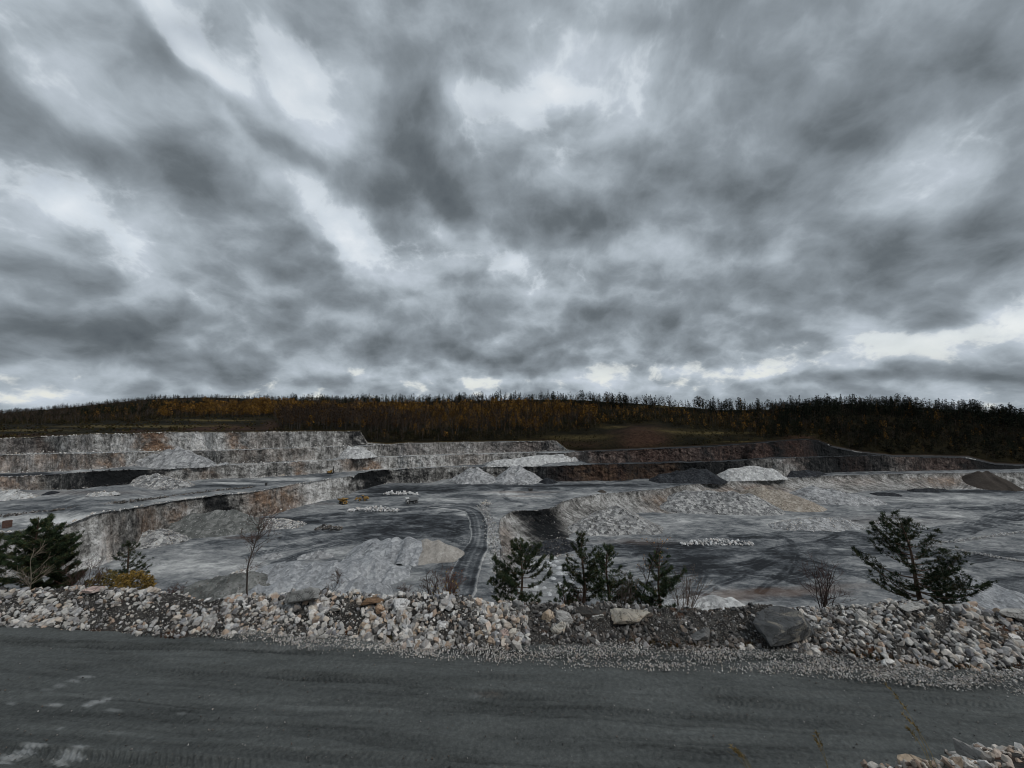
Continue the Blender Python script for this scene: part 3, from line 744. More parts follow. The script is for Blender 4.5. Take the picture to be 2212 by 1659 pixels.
def cone_mesh(name, peaks, ground_z, slope, cell, rough, seed, tip=0.9, cap=None, bowl=0.0, sag=.10):
    pk = np.array(peaks)                              # X, Y, Z of each peak
    h = pk[:, 2] - ground_z
    r = h / slope
    x0, x1 = (pk[:, 0] - r).min() - 3, (pk[:, 0] + r).max() + 3
    y0, y1 = (pk[:, 1] - r).min() - 3, (pk[:, 1] + r).max() + 3
    nx, ny = max(8, int((x1 - x0) / cell)), max(8, int((y1 - y0) / cell))
    X, Y = np.meshgrid(np.linspace(x0, x1, nx), np.linspace(y0, y1, ny), indexing='xy')
    P = np.stack([X, Y, 0 * X], -1)
    rr = np.median(r)
    wx = fbm(P, 1.6 / max(rr, 2), 3, seed) * rr * .16; wy = fbm(P + 31, 1.6 / max(rr, 2), 3, seed) * rr * .16
    Z = np.full(X.shape, -9.0)
    Xw, Yw = X + wx, Y + wy
    for i in range(max(1, len(pk) - 1)):
        a_, b_ = pk[i], pk[min(i + 1, len(pk) - 1)]
        ab = b_[:2] - a_[:2]; l2 = max(float(ab @ ab), 1e-6)
        t_ = np.clip(((Xw - a_[0]) * ab[0] + (Yw - a_[1]) * ab[1]) / l2, 0, 1)
        hi = h[i] + (h[min(i + 1, len(pk) - 1)] - h[i]) * t_
        hi = hi * (1 - sag * np.sin(t_ * math.pi) * (len(pk) > 1))
        d = np.hypot(Xw - a_[0] - t_ * ab[0], Yw - a_[1] - t_ * ab[1])
        d = np.sqrt(d * d + tip ** 2) - tip * .75
        ang = (Xw - a_[0]) * .15
        gul = 1 + bowl * vnoise(np.stack([ang, 0 * ang, 0 * ang], -1), seed)
        k = hi - slope * d * gul
        m = np.maximum(Z, k); dd = np.abs(Z - k)
        Z = m + np.clip(.8 - dd, 0, .8) ** 2 * .25
    Z = Z * (1 + .12 * fbm(P, 1.1 / max(rr, 2), 3, seed + 9))
    if cap is not None: Z = np.minimum(Z, cap)
    Z = Z + rough * fbm(P, .9 / max(cell, .3), 3, seed + 3) * sstep(-.2, .6, Z)
    # feather out into scattered material at the foot
    Z = np.where(Z < .25, Z - .12, Z)
    mk = Z > -.45
    V = np.stack([X, Y, ground_z + Z], -1).reshape(-1, 3)
    V, F, _ = compact(V, grid_faces(ny, nx, mk), {})
    return mesh_from(name, V, F, None, True), (lambda qx, qy: (np.interp(qx, X[0], np.arange(nx)).round().astype(int), np.interp(qy, Y[:, 0], np.arange(ny)).round().astype(int))), Z + ground_z, (x0, x1, y0, y1)

# ------------------------------------------------------------------ stones
def hull_stone(seed, npts=13, sq=(1, .8, .65)):
    r = np.random.default_rng(seed)
    p = r.normal(size=(npts, 3)); p /= np.linalg.norm(p, axis=1, keepdims=True)
    p *= r.uniform(.8, 1.0, (npts, 1))
    p = np.sign(p) * np.abs(p) ** .8
    p *= np.array(sq) * .56
    bm = bmesh.new()
    for q in p: bm.verts.new(q)
    bmesh.ops.convex_hull(bm, input=bm.verts)
    bmesh.ops.delete(bm, geom=[v for v in bm.verts if not v.link_faces], context='VERTS')
    bmesh.ops.triangulate(bm, faces=bm.faces)
    bm.verts.index_update()
    V = np.array([v.co[:] for v in bm.verts]); F = np.array([[v.index for v in f.verts] for f in bm.faces])
    bm.free()
    return V, F
STONES = [hull_stone(i, 13 + i % 5, (1, .62 + .03 * (i % 9), .48 + .04 * (i % 7))) for i in range(36)]
PEB = [hull_stone(500 + i, 8) for i in range(12)]
PAL = {
 'white': [(.62,.60,.57),(.54,.52,.49),(.66,.64,.62),(.46,.45,.43),(.58,.54,.49),(.38,.37,.36),(.50,.44,.38),(.33,.32,.31)],
 'tan': [(.56,.52,.46),(.46,.40,.34),(.42,.32,.25),(.58,.55,.51),(.38,.30,.23),(.50,.42,.36),(.34,.32,.30),(.63,.60,.56),(.28,.22,.18)],
 'grey': [(.42,.42,.42),(.32,.32,.325),(.50,.50,.49),(.24,.24,.25),(.56,.55,.54),(.37,.36,.34),(.44,.42,.39)],
 'dark': [(.10,.098,.095),(.06,.06,.06),(.16,.155,.15),(.22,.21,.20),(.08,.075,.07),(.13,.11,.095),(.34,.33,.32)],
 'black': [(.035,.037,.04),(.02,.022,.025),(.06,.063,.067),(.09,.092,.095)],
}
def rand_rot(r):
    q = r.normal(size=4); q /= np.linalg.norm(q)
    w, x, y, z = q
    return np.array([[1-2*(y*y+z*z),2*(x*y-z*w),2*(x*z+y*w)],[2*(x*y+z*w),1-2*(x*x+z*z),2*(y*z-x*w)],[2*(x*z-y*w),2*(y*z+x*w),1-2*(x*x+y*y)]])
_stone_me = {}
def stone_mesh(i, tint):
    k = (i, tint)
    if k not in _stone_me:
        V, F = STONES[i]
        me = mesh_from('stone', V, F, {'tint': np.tile(tint, (len(V), 1))}); me.materials.append(MATS['stone'])
        _stone_me[k] = me
    return _stone_me[k]
def stone_child(parent, p, size, pal, r, name='stone'):
    pl_ = PAL[pal]
    o = bpy.data.objects.new(name, stone_mesh(int(r.integers(12)) * 3 % 36, pl_[int(r.integers(len(pl_)))]))
    COL.objects.link(o); o.parent = parent
    o.location = Vector(p) - parent.location
    o.rotation_euler = tuple(r.uniform(-3, 3, 3) * (.35, .35, 1))
    o.scale = (size,) * 3
    return o
def rand_rots(r, n):
    q = r.normal(size=(n, 4)); q /= np.linalg.norm(q, axis=1, keepdims=True)
    w, x, y, z = q.T
    return np.stack([1-2*(y*y+z*z),2*(x*y-z*w),2*(x*z+y*w),2*(x*y+z*w),1-2*(x*x+z*z),2*(y*z-x*w),2*(x*z-y*w),2*(y*z+x*w),1-2*(x*x+y*y)], -1).reshape(n, 3, 3)
def scatter_mesh(name, pts, sizes, pal, r, lib=None):
    A = Acc(); lib = lib or STONES; pl_ = np.array(PAL[pal])
    pts = np.asarray(pts); sizes = np.asarray(sizes); n = len(pts)
    which = r.integers(0, len(lib), n)
    for k, (V, F) in enumerate(lib):
        m = which == k; c = int(m.sum())
        if not c: continue
        W = np.einsum('nij,vj->nvi', rand_rots(r, c), V) * sizes[m][:, None, None] + pts[m][:, None]
        FF = (F[None] + (np.arange(c) * len(V))[:, None, None]).reshape(-1, 3)
        col = pl_[r.integers(0, len(pl_), c)] * r.uniform(.78, 1.15, (c, 1))
        A.add(W.reshape(-1, 3), FF, np.repeat(col, len(V), 0))
    return A.mesh(name)

# ------------------------------------------------------------------ the haul road in front, its bank and berm
toeB = line([(-400,1340),(0,1346),(130,1354),(300,1368),(420,1372),(560,1366),(700,1374),(800,1380),(900,1394),(1100,1396),(1300,1392),(1500,1400),(1700,1402),(1850,1424),(2000,1440),(2212,1448),(2600,1462)])
crestB = line([(-400,1262),(0,1270),(60,1274),(110,1266),(150,1270),(190,1280),(240,1280),(330,1286),(420,1294),(540,1292),(620,1284),(660,1280),(700,1287),(850,1291),(900,1287),(950,1290),(1000,1294),(1060,1304),(1150,1310),(1250,1308),(1350,1316),(1450,1316),(1550,1314),(1620,1312),(1750,1314),(1800,1312),(1900,1306),(2000,1304),(2050,1312),(2150,1324),(2212,1332),(2600,1350)])
BERM_RUN = 1.8
_tb, _cb = toeB, crestB
toeB = lambda x: _tb(x) + 5 * fbm(np.stack([np.asarray(x, float) / 60, 0 * np.asarray(x, float), 0 * np.asarray(x, float)], -1), 1, 3, 91)
crestB = lambda x: _cb(x) + 11 * fbm(np.stack([np.asarray(x, float) / 55, 0 * np.asarray(x, float), 0 * np.asarray(x, float)], -1), 1, 4, 92)
def berm_pt(x, t):
    x = np.asarray(x, float); t = np.asarray(t, float)
    T = PD(x, toeB(x), L_ROAD)
    C = PY(x, crestB(x), T[..., 1] + BERM_RUN)
    p = T + (C - T) * np.clip(t, -.3, 1)[..., None]
    over = np.clip(t - 1, 0, None)[..., None]
    p = p + over * np.array([0, 1.6, -1.1])
    return p
bxs = np.arange(-400, 2601, 5.0)
tb = np.concatenate([np.linspace(-.12, 1, 16), np.linspace(1.12, 2.0, 7)])
Tg, Xg = np.meshgrid(tb, bxs, indexing='ij')
G = berm_pt(Xg, Tg)
G[..., 2] += .11 * fbm(G, 1.2, 4, 401) * sstep(-.1, .3, Tg)
G[0, :, 2] -= .1
def m_soil(t, b):
    p = geo_pos(t)
    n1 = t.noise(p, 2.2, 5, 0.7); n2 = t.noise(p, 14, 3, 0.7)
    v = t.math('ADD', t.math('MULTIPLY', n1, .5), t.math('MULTIPLY', n2, .5))
    c = t.ramp(v, [(.35, (.012, .0115, .011)), (.5, (.035, .033, .031)), (.66, (.11, .105, .098))])
    c = t.mix(t.range(t.noise(p, .7, 4), .58, .68, 0, .7), c, (.085, .038, .018))
    bump(t, b, v, .8, .08)
    return c
mat('soil', m_soil, 1.0, .1)
BERMS = {}
for nm, x0, x1, lab in (('finer', -400, 565, 'long low bank of pale broken limestone left of the leaning grey slab'), ('coarse', 565, 1060, 'bank of coarse white and tan blocks between the bare birch and the pines'),
                        ('dark', 1060, 1795, 'dark gravelly stretch of roadside bank carrying the big dark boulder'), ('grey', 1795, 2600, 'bank of grey white rubble under the leaning pine')):
    cols = (bxs >= x0 - 1) & (bxs <= x1 + 1)
    root = empty('rubble_bank', tuple(berm_pt(np.array((x0 + x1) / 2), np.array(0.)).tolist()), label=lab, cat='rubble bank', group='rubble banks along the haul road')
    Gs = G[:, cols] - np.array(root.location)
    link('soil', mesh_from('soil', Gs.reshape(-1, 3), grid_faces(Gs.shape[0], Gs.shape[1])[:, ::-1], None, True), MATS['soil'], root)
    BERMS[nm] = (root, x0, x1)
# slope below the bank, down to the pit
by = np.concatenate([np.linspace(0, 12, 14), np.linspace(16, 100, 12)])
P0 = berm_pt(bxs, np.full(len(bxs), 1.9))
G2 = P0[None] + np.stack([0 * by, by, -by * .78], -1)[:, None, :]
G2[..., 2] += .3 * fbm(G2, .35, 4, 402)
G2[..., 2] = np.maximum(G2[..., 2], CAMZ - L_F - 2)
G2[..., 0] *= (G2[..., 1] / P0[None, :, 1]) ** .6
link('pit_slope', mesh_from('pit_slope', G2.reshape(-1, 3), grid_faces(len(by), len(bxs))[:, ::-1], None, True), MATS['soil'], kind='structure', label='steep slope below the roadside bank')
def bank_z(X, Y):
    """ground height on the slope behind the berm"""
    x = CX + X / Y * FPX * 1.02
    C = berm_pt(np.array(x), np.array(1.9))
    return float(C[2] - .78 * max(Y - C[1], 0))

# road
rx_ = np.arange(-420, 2640, 2.3)
ry_ = np.concatenate([np.arange(1330, 1480, 1.3), np.arange(1480, 1700, 1.7), np.arange(1700, 2400, 12)])
Yg, Xg = np.meshgrid(ry_, rx_, indexing='ij')
G = PD(Xg, Yg, L_ROAD)
P = G.reshape(-1, 3)[:, :2]
c_line = P[:, 1] + .075 * P[:, 0]
P3 = np.c_[P, 0 * P[:, 0]]
zz = .08 * fbm(P3, .35, 4, 411) + .03 * fbm(P3 * [.4, 1.5, 1], 2.0, 4, 412) + .02 * fbm(P3, 5.0, 3, 413)
rough_r = np.zeros(len(P)); dkr = np.zeros(len(P))
_tx = np.linspace(-40, 40, 3200)
def n1d(scale, seed, z=0):
    return np.interp(P[:, 0], _tx, fbm(np.stack([_tx / scale, 0 * _tx, 0 * _tx + z], -1), 1, 3, seed))
for q, (c0, w, amp, bend) in enumerate(((16.5,.28,.06,.5),(16.1,.24,.055,.4),(15.6,.30,.07,.4),(15.1,.24,.05,.5),(14.6,.30,.05,.5),(14.0,.28,.035,.6),(13.1,.25,.02,.7),(12.0,.32,.015,.6),(11.2,.26,.025,.5),(10.7,.36,.06,.3),(10.3,.28,.04,.4))):
    cw = c_line + bend * n1d(9, 420 + q)
    d = np.abs(cw - c0)
    on = (1 - sstep(w * .6, w, d)) * np.clip(.35 + 1.7 * n1d(5.0, 440 + q), 0, 1)
    chev = np.sin(2 * math.pi * (P[:, 0] + (d if q % 2 else -d) * .8) / (.2 + .02 * (q % 4)) + 5 * fbm(P3, 1.1, 3, 450 + q))
    zz += on * (amp * .6 * chev - amp * .8) + amp * .8 * np.exp(-((d - w * 1.15) / .09) ** 2) * (on > 0)
    dkr += on * .36
for q in range(34):
    c0 = 9.8 + 7.0 * np.random.default_rng(700 + q).uniform(0, 1); sl = np.random.default_rng(800 + q).uniform(-.03, .03)
    cw = c_line + sl * P[:, 0] + .25 * n1d(7, 470 + q)
    wq = .03 + .05 * (q % 3)
    on = (1 - sstep(wq * .4, wq, np.abs(cw - c0))) * np.clip(.3 + 1.5 * n1d(6, 520 + q), 0, 1)
    dkr += on * (.26 if q % 4 else -.2); zz -= on * .012
zz += .02 * np.maximum(0, fbm(P3, 6.5, 3, 460)) * (.4 + fbm(P3, .5, 3, 461))
G[..., 2] += zz.reshape(Xg.shape)
edge_t = (Yg - toeB(Xg)).ravel()
pale_r = patches(Xg, Yg, [(5,1646,26,7,1.),(28,1634,26,7,1.1),(50,1622,26,7,1.1),(72,1610,24,6,1.),(132,1640,20,8,1.),(152,1626,26,10,1.1),(176,1612,22,6,1.),(192,1522,16,5,1.1),(212,1515,20,5,1.1),(230,1508,14,4,1.),(115,1521,20,4,.9),(185,1462,22,4,.7),(160,1470,20,4,.6),(130,1480,20,4,.5),(105,1488,18,4,.4),(248,1535,22,4,.55),(25,1517,14,4,.5),(130,1573,9,5,.6),(395,1540,14,4,.35),(1022,1502,14,9,.3),(640,1395,150,8,.35)], 33, .5).ravel()
rust_r = patches(Xg, Yg, [(1055,1500,36,8,.35),(900,1385,120,8,.5),(1950,1440,160,6,.8),(1500,1405,100,5,.4)], 34, .5).ravel()
def m_road(t, b):
    p = geo_pos(t)
    n1 = t.noise(t.map(p, rot=(0, 0, -.075), scale=(.22, 1.2, 1)), 1.1, 5, .6, .3)
    n2 = t.noise(p, 7, 5, .75); n3 = t.noise(p, 26, 2, .7)
    v = t.math('ADD', t.math('MULTIPLY', n1, .32), t.math('ADD', t.math('MULTIPLY', n2, .44), t.math('MULTIPLY', n3, .24)))
    v = t.math('SUBTRACT', v, t.math('MULTIPLY', att(t, 'dark'), .20))
    c = t.ramp(v, [(.26, (.011, .0125, .012)), (.40, (.042, .046, .045)), (.52, (.072, .078, .076)), (.68, (.130, .139, .136))])
    c = t.mix(t.math('MULTIPLY', att(t, 'pale'), t.range(n2, .25, .5, .4, 1.), clamp=True), c, (.22, .23, .23))
    c = t.mix(t.math('MULTIPLY', att(t, 'rust'), t.range(n2, .35, .6, .1, .8), clamp=True), c, (.10, .055, .03))
    bump(t, b, t.math('ADD', n2, t.math('MULTIPLY', n3, .6)), .55, .03)
    return c
mat('road', m_road, .82, .3)
mk = (Yg > toeB(Xg) - 22)
V, F, at = compact(G.reshape(-1, 3), grid_faces(*Xg.shape, mk), {'dark': np.clip(dkr, -.5, 1.2), 'pale': np.clip(pale_r, 0, 1), 'rust': np.clip(rust_r, 0, 1)})
link('haul_road', mesh_from('haul_road', V, F[:, ::-1], at, True), MATS['road'], kind='structure', label='dark grey unpaved haul road with tyre tracks')
# bank the photographer stands on
cxs = np.linspace(-30, 30, 60); cys = np.linspace(-6, 9.4, 40)
Yb, Xb = np.meshgrid(cys, cxs, indexing='ij')
prof_y = np.interp(Yb, [-6, 1.2, 2.2, 3.5, 5.5, 7.5, 9.4], [1.6, 1.75, 3.0, 4.6, 7.0, 9.2, 10.3])
Zb = CAMZ - prof_y + .12 * fbm(np.stack([Xb, Yb, 0 * Xb], -1), .8, 4, 471)
link('near_bank', mesh_from('near_bank', np.stack([Xb, Yb, Zb], -1).reshape(-1, 3), grid_faces(40, 60), None, True), MATS['soil'], kind='structure', label='earth bank below the viewpoint')

r = np.random.default_rng(11)
# broken rock along the crest and foot of every quarry face
for (Gf, hgt_, dkm, FO) in SCREE:
    m_ = np.nonzero(hgt_ > 2)[0]
    n_ = int(len(m_) * 2.4)
    ci = m_[r.integers(0, len(m_), n_)]; foot = r.random(n_) < .6
    row = np.where(foot, (np.abs(r.normal(0, 1.3, n_))).astype(int) + 1, Gf.shape[0] - 1)
    Pq = Gf[np.clip(row, 0, Gf.shape[0] - 1), ci].copy()
    Pq[:, :2] += r.normal(0, .5, (n_, 2))
    sz_ = .35 + 1.3 * r.uniform(0, 1, n_) ** 2.6
    for nm_, mm in (('white', dkm[ci] < .4), ('dark', (dkm[ci] >= .4) & (dkm[ci] < .9)), ('black', dkm[ci] >= .9)):
        if mm.any(): link('scree', scatter_mesh('scree', Pq[mm], sz_[mm], nm_, r, PEB), MATS['stone'], FO, kind='stuff')
n_ = 2600
ci = r.integers(0, LOWFACE.shape[1], n_); row = np.where(r.random(n_) < .7, LOWFACE.shape[0] - 2 - (np.abs(r.normal(0, 3, n_))).astype(int), 0)
dkc = dk[0, ci] if False else None
Pq = LOWFACE[row, ci].copy(); Pq[:, :2] += r.normal(0, .6, (n_, 2))
link('scree', scatter_mesh('scree', Pq, .25 + 1.0 * r.uniform(0, 1, n_) ** 2.6, 'grey', r, PEB), MATS['stone'], LOWFO, kind='stuff')
xx_ = CX + FPX * LOWFACE[..., 0] / LOWFACE[..., 1]
sel = np.argwhere((xx_ > 1095) & (xx_ < 1245) & (LOWFACE[..., 1] < 262)); sel = sel[sel[:, 0] > 3]
sel = sel[r.integers(0, len(sel), 900)]
Pq = LOWFACE[sel[:, 0], sel[:, 1]] + r.normal(0, .35, (900, 3))
link('scree', scatter_mesh('scree', Pq, .2 + .8 * r.uniform(0, 1, 900) ** 2.4, 'dark', r, PEB), MATS['stone'], LOWFO, kind='stuff')
def berm_stones(key, n_ind, n_small, smin, smax, pal, power, pal2=None, tlo=-.06, thi=1.2, drop_out=.55):
    root, x0, x1 = BERMS[key]
    cnt = n_ind + n_small
    xs = r.uniform(x0 - 80, x1 + 80, cnt); ts = r.uniform(tlo, thi, cnt)
    sz = smin + (smax - smin) * r.uniform(0, 1, cnt) ** power
    cl = fbm(np.stack([xs / 40, ts * 2.2, 0 * xs], -1), 1, 4, 95 + len(key))
    sz = sz * np.clip(.85 + .75 * cl, .45, 1.6)
    if drop_out: sz = np.where((cl < -.22) & (r.uniform(0, 1, cnt) < drop_out), .03, sz)
    # the biggest ones are single objects
    o = np.argsort(-sz)
    P = berm_pt(xs, ts); P[:, 2] += .11 * fbm(P, 1.2, 4, 401)
    for i in o[:n_ind]:
        p = P[i].copy(); p[2] += sz[i] * .16
        stone_child(root, p, sz[i], pal if r.random() < .75 or not pal2 else pal2, r)
    rest = o[n_ind:]
    pts = P[rest].copy(); pts[:, 2] += sz[rest] * .15
    half = int(len(rest) * .7)
    for sl, pp in ((slice(0, half), pal), (slice(half, None), pal2 or pal)):
        me = scatter_mesh('small_stones', pts[sl] - np.array(root.location), sz[rest][sl], pp, r)
        link('small_stones', me, MATS['stone'], root, kind='stuff', label='small broken stones between the larger ones')
PAL['mixed'] = PAL['white'] + PAL['grey'] + PAL['dark'][:4] + PAL['tan'][2:5]
berm_stones('finer', 290, 8500, .04, .40, 'mixed', 4.2, 'white')
berm_stones('coarse', 295, 5200, .04, .48, 'mixed', 3.4, 'tan')
berm_stones('dark', 220, 9000, .035, .34, 'dark', 4.4, 'mixed')
berm_stones('grey', 295, 8000, .04, .40, 'mixed', 3.4, 'white')
# loose gravel along the road edge
npb = 26000
gx = r.uniform(430, 2600, npb)
glo = line([(430,1378),(560,1384),(700,1404),(1000,1428),(1300,1444),(1600,1452),(1900,1474),(2212,1505),(2600,1540)])
f = r.beta(1.6, 1.8, npb)
gy = toeB(gx) - 4 + (glo(gx) - toeB(gx) + 8) * f + r.normal(0, 4, npb)
keep = r.random(npb) < np.clip(.55 + .9 * fbm(np.stack([gx / 90, gy / 14, 0 * gx], -1), 1, 3, 77), .12, 1) * np.interp(gx, [430, 620, 900, 1050, 1250, 1500], [.2, 1, .9, .6, .7, 1])
gp = PD(gx, gy, L_ROAD)[keep]; gp[:, 2] += .05
link('gravel', scatter_mesh('gravel', gp, r.uniform(.025, .085, len(gp)), 'white', r, PEB), MATS['stone'], kind='stuff', label='pale loose gravel along the edge of the haul road', cat='gravel')
# a few loose stones on the road
npb = 900
gx = r.uniform(-100, 2400, npb); gy = r.uniform(1400, 1690, npb)
gp = PD(gx, np.maximum(gy, toeB(gx) + 12), L_ROAD); gp[:, 2] += .04
link('gravel', scatter_mesh('gravel', gp, r.uniform(.015, .07, len(gp)) , 'dark', r, PEB), MATS['stone'], kind='stuff', label='stray stones lying on the haul road', cat='gravel')

# ------------------------------------------------------------------ boulders
ICO = {}
def ico(sub):
    if sub not in ICO:
        bm = bmesh.new(); bmesh.ops.create_icosphere(bm, subdivisions=sub, radius=1)
        ICO[sub] = (np.array([v.co[:] for v in bm.verts]), np.array([[v.index for v in f.verts] for f in bm.faces])); bm.free()
    return ICO[sub]
def rock(name, loc, dims, seed, tint, tint2, label, cat='boulder', group=None, sub=4, planes=11, rz=0.0, tilt=0.0, parent=None):
    q = np.random.default_rng(seed)
    V, F = ico(sub)
    ax_ = np.concatenate([np.eye(3), -np.eye(3)]) + q.normal(0, .38, (6, 3))
    nrm = np.concatenate([ax_, q.normal(size=(planes - 6, 3))]); nrm /= np.linalg.norm(nrm, axis=1, keepdims=True)
    dd = np.concatenate([q.uniform(.45, .72, 6), q.uniform(.55, .80, planes - 6)])
    den = V @ nrm.T
    rad = np.where(den > 1e-3, dd / np.maximum(den, 1e-3), 9).min(1)
    rad = np.minimum(rad, 1.3)
    W = V * rad[:, None]
    W = W * (1 + .05 * fbm(W, 3.5, 4, seed)[:, None])
    lo, hi = W.min(0), W.max(0)
    W = (W - (lo + hi) / 2) / (hi - lo) * np.array(dims)
    me = mesh_from(name, W, F, {'tint': np.tile(tint, (len(W), 1)), 'tint2': np.tile(tint2, (len(W), 1))})
    return link(name, me, MATS['boulder'], label=label, cat=cat, group=group, loc=loc, rot=(tilt, tilt * .6, rz), parent=parent)
GREY, PALE, TAN, DARK, BROWN, PINK, WHITE = (.20,.20,.195), (.40,.39,.37), (.44,.35,.26), (.075,.078,.08), (.20,.125,.075), (.46,.35,.31), (.66,.65,.64)
BOULD = [
 (1690,1312,1389,130,DARK,(.30,.27,.22),'massive dark grey boulder with a tan weathered top in the roadside bank'),
 (1364,1311,1348,84,(.36,.33,.28),(.20,.14,.09),'broad pale tan block overhanging a dark hollow in the bank'),
 (1218,1316,1352,38,PALE,GREY,'rounded pale grey boulder right of the tan pointed one'),
 (1184,1316,1355,28,TAN,PALE,'pointed tan boulder in the middle of the bank'),
 (1206,1342,1374,34,(.40,.38,.34),TAN,'pale boulder lying below the rounded grey one'),
 (1290,1322,1343,26,PALE,TAN,'pale boulder beside the dark flat ledge'),
 (1269,1308,1318,19,WHITE,PALE,'small white block perched on the dark ledge'),
 (1512,1354,1388,48,(.14,.14,.138),GREY,'flat faced dark grey boulder sunk in dark gravel'),
 (659,1264,1306,72,(.27,.27,.26),GREY,'large leaning grey slab on the bank beside the bare birch'),
 (866,1292,1323,36,WHITE,PALE,'big white angular block near the top of the coarse bank'),
 (805,1284,1308,48,BROWN,(.12,.08,.055),'rusty brown boulder left of the big white block'),
 (200,1264,1284,34,PINK,PALE,'pinkish block on the crest near the yellow bush'),
 (456,1325,1350,34,PALE,GREY,'pale rounded boulder low on the long bank'),
 (450,1289,1300,17,WHITE,PALE,'small white cube of rock on the crest of the long bank'),
 (788,1342,1366,27,TAN,PINK,'tan pointed rock low in the coarse bank'),
 (820,1305,1330,24,(.40,.27,.18),TAN,'orange tan block below the rusty brown boulder'),
 (1862,1319,1362,27,PALE,GREY,'upright pale slab right of the massive dark boulder'),
 (1970,1300,1322,48,PALE,GREY,'pale flat block on the crest below the leaning pine'),
 (2195,1312,1338,70,PALE,GREY,'pale slab on the crest at the far right end'),
 (1000,1338,1360,22,(.13,.135,.14),GREY,'dark slate grey slab standing at the foot of the bank'),
 (1036,1360,1379,19,TAN,PINK,'small tan block at the foot of the bank left of the pink one'),
 (1090,1358,1383,22,PINK,PALE,'pinkish block at the foot of the bank below the tallest gap'),
 (1044,1338,1354,17,WHITE,PALE,'small white block above the tan one at the bank foot'),
 (957,1340,1358,24,WHITE,PALE,'white rock beside the dark slate slab'),
 (1120,1296,1322,26,GREY,PALE,'grey block at the foot of the broad pine'),
 (1060,1352,1368,14,(.30,.33,.36),GREY,'small bluish grey block between tan blocks at bank foot'),
 (725,1305,1322,26,PALE,TAN,'pale block halfway up the coarse bank left of the rusty boulder'),
 (905,1322,1344,26,PALE,TAN,'pale block below the big white angular block'),
]
for i, (x, yt, yb, w, c1, c2, lab) in enumerate(BOULD):
    ym = (yt + yb) / 2
    t = (toeB(x) - ym) / (toeB(x) - crestB(x))
    base = berm_pt(np.array(float(x)), np.array(float(np.clip(t, -.05, 1.0))))
    k = base[1] / (FPX * CS)
    ww = w * k; vis_h = (yb - yt) * k
    dp = min(ww * .65, vis_h * 1.15)
    h = max((vis_h - .45 * dp) / .87, .35 * vis_h)
    c0 = PY(float(x), ym, float(base[1]) - .3 * dp)
    rock('boulder', tuple(c0.tolist()), (ww, dp, h), 900 + i, c1, c2, lab, sub=4 if w > 40 else 3, rz=0, tilt=(.0 if w > 100 else random.uniform(-.3, .3)) if x != 659 else -.35, group='boulders in the roadside bank')
# dark flat ledge under the white block
b0 = berm_pt(np.array(1268.), np.array(.7))
rock('boulder', (b0[0], b0[1] + .2, b0[2] + .12), (1.9, .8, .42), 977, (.05,.048,.045), (.10,.06,.04), 'flat dark ledge of rock under the small white block', group='boulders in the roadside bank')
# rubble in the lower right corner, on the near bank
root = empty('rubble_heap', tuple(PY(2110, 1650, 6.2)), label='heap of pale rubble in the near right corner above the road', cat='rubble heap')
hp = []
for (x, y, d, n_) in ((2170, 1636, 6.9, 520), (2060, 1664, 6.0, 330), (2300, 1650, 6.6, 300), (1975, 1668, 6.0, 160)):
    for _ in range(n_):
        px, py = x + r.normal(0, 48), y + abs(r.normal(0, 26)) - 18
        hp.append(PY(px, py, d + r.normal(0, .12)))
hp = np.array(hp)
hs = .05 + .13 * r.uniform(0, 1, len(hp)) ** 2.2
o = np.argsort(-hs)
for i in o[:120]: stone_child(root, hp[i], hs[i] * 1.2, 'tan' if r.random() < .5 else 'white', r)
link('small_stones', scatter_mesh('small_stones', hp[o[120:]] - np.array(root.location), hs[o[120:]], 'tan', r), MATS['stone'], root, kind='stuff')
rc = [];
gxx, gyy = np.meshgrid(np.linspace(1880, 2500, 50), np.linspace(0, 1, 12))
ty = np.interp(gxx, [1880, 1930, 1990, 2060, 2090, 2170, 2260, 2500], [1690, 1648, 1636, 1645, 1625, 1608, 1612, 1640]) + 10
Gh = PY(gxx, ty + gyy * 90, 6.9 - gyy * 1.6)
Gh[..., 2] += .05 * fbm(Gh, 3, 3, 5)
link('soil', mesh_from('soil', Gh.reshape(-1, 3) - np.array(root.location), grid_faces(12, 50), None, True), MATS['soil'], root)
p = PY(2104, 1640, 6.4)
rock('boulder', tuple(p), (.42, .4, .52), 981, (.26, .25, .235), GREY, 'grey rounded boulder in the near right corner heap', sub=4)
p = PY(2080, 1662, 6.1)
rock('boulder', tuple(p), (.5, .35, .2), 982, PALE, GREY, 'pale flat stone at the bottom edge beside the grey boulder', sub=3)
p = PY(1975, 1652, 6.0)
rock('boulder', tuple(p), (.42, .3, .16), 983, TAN, BROWN, 'mossy tan stone at the bottom edge of the near heap', sub=3)

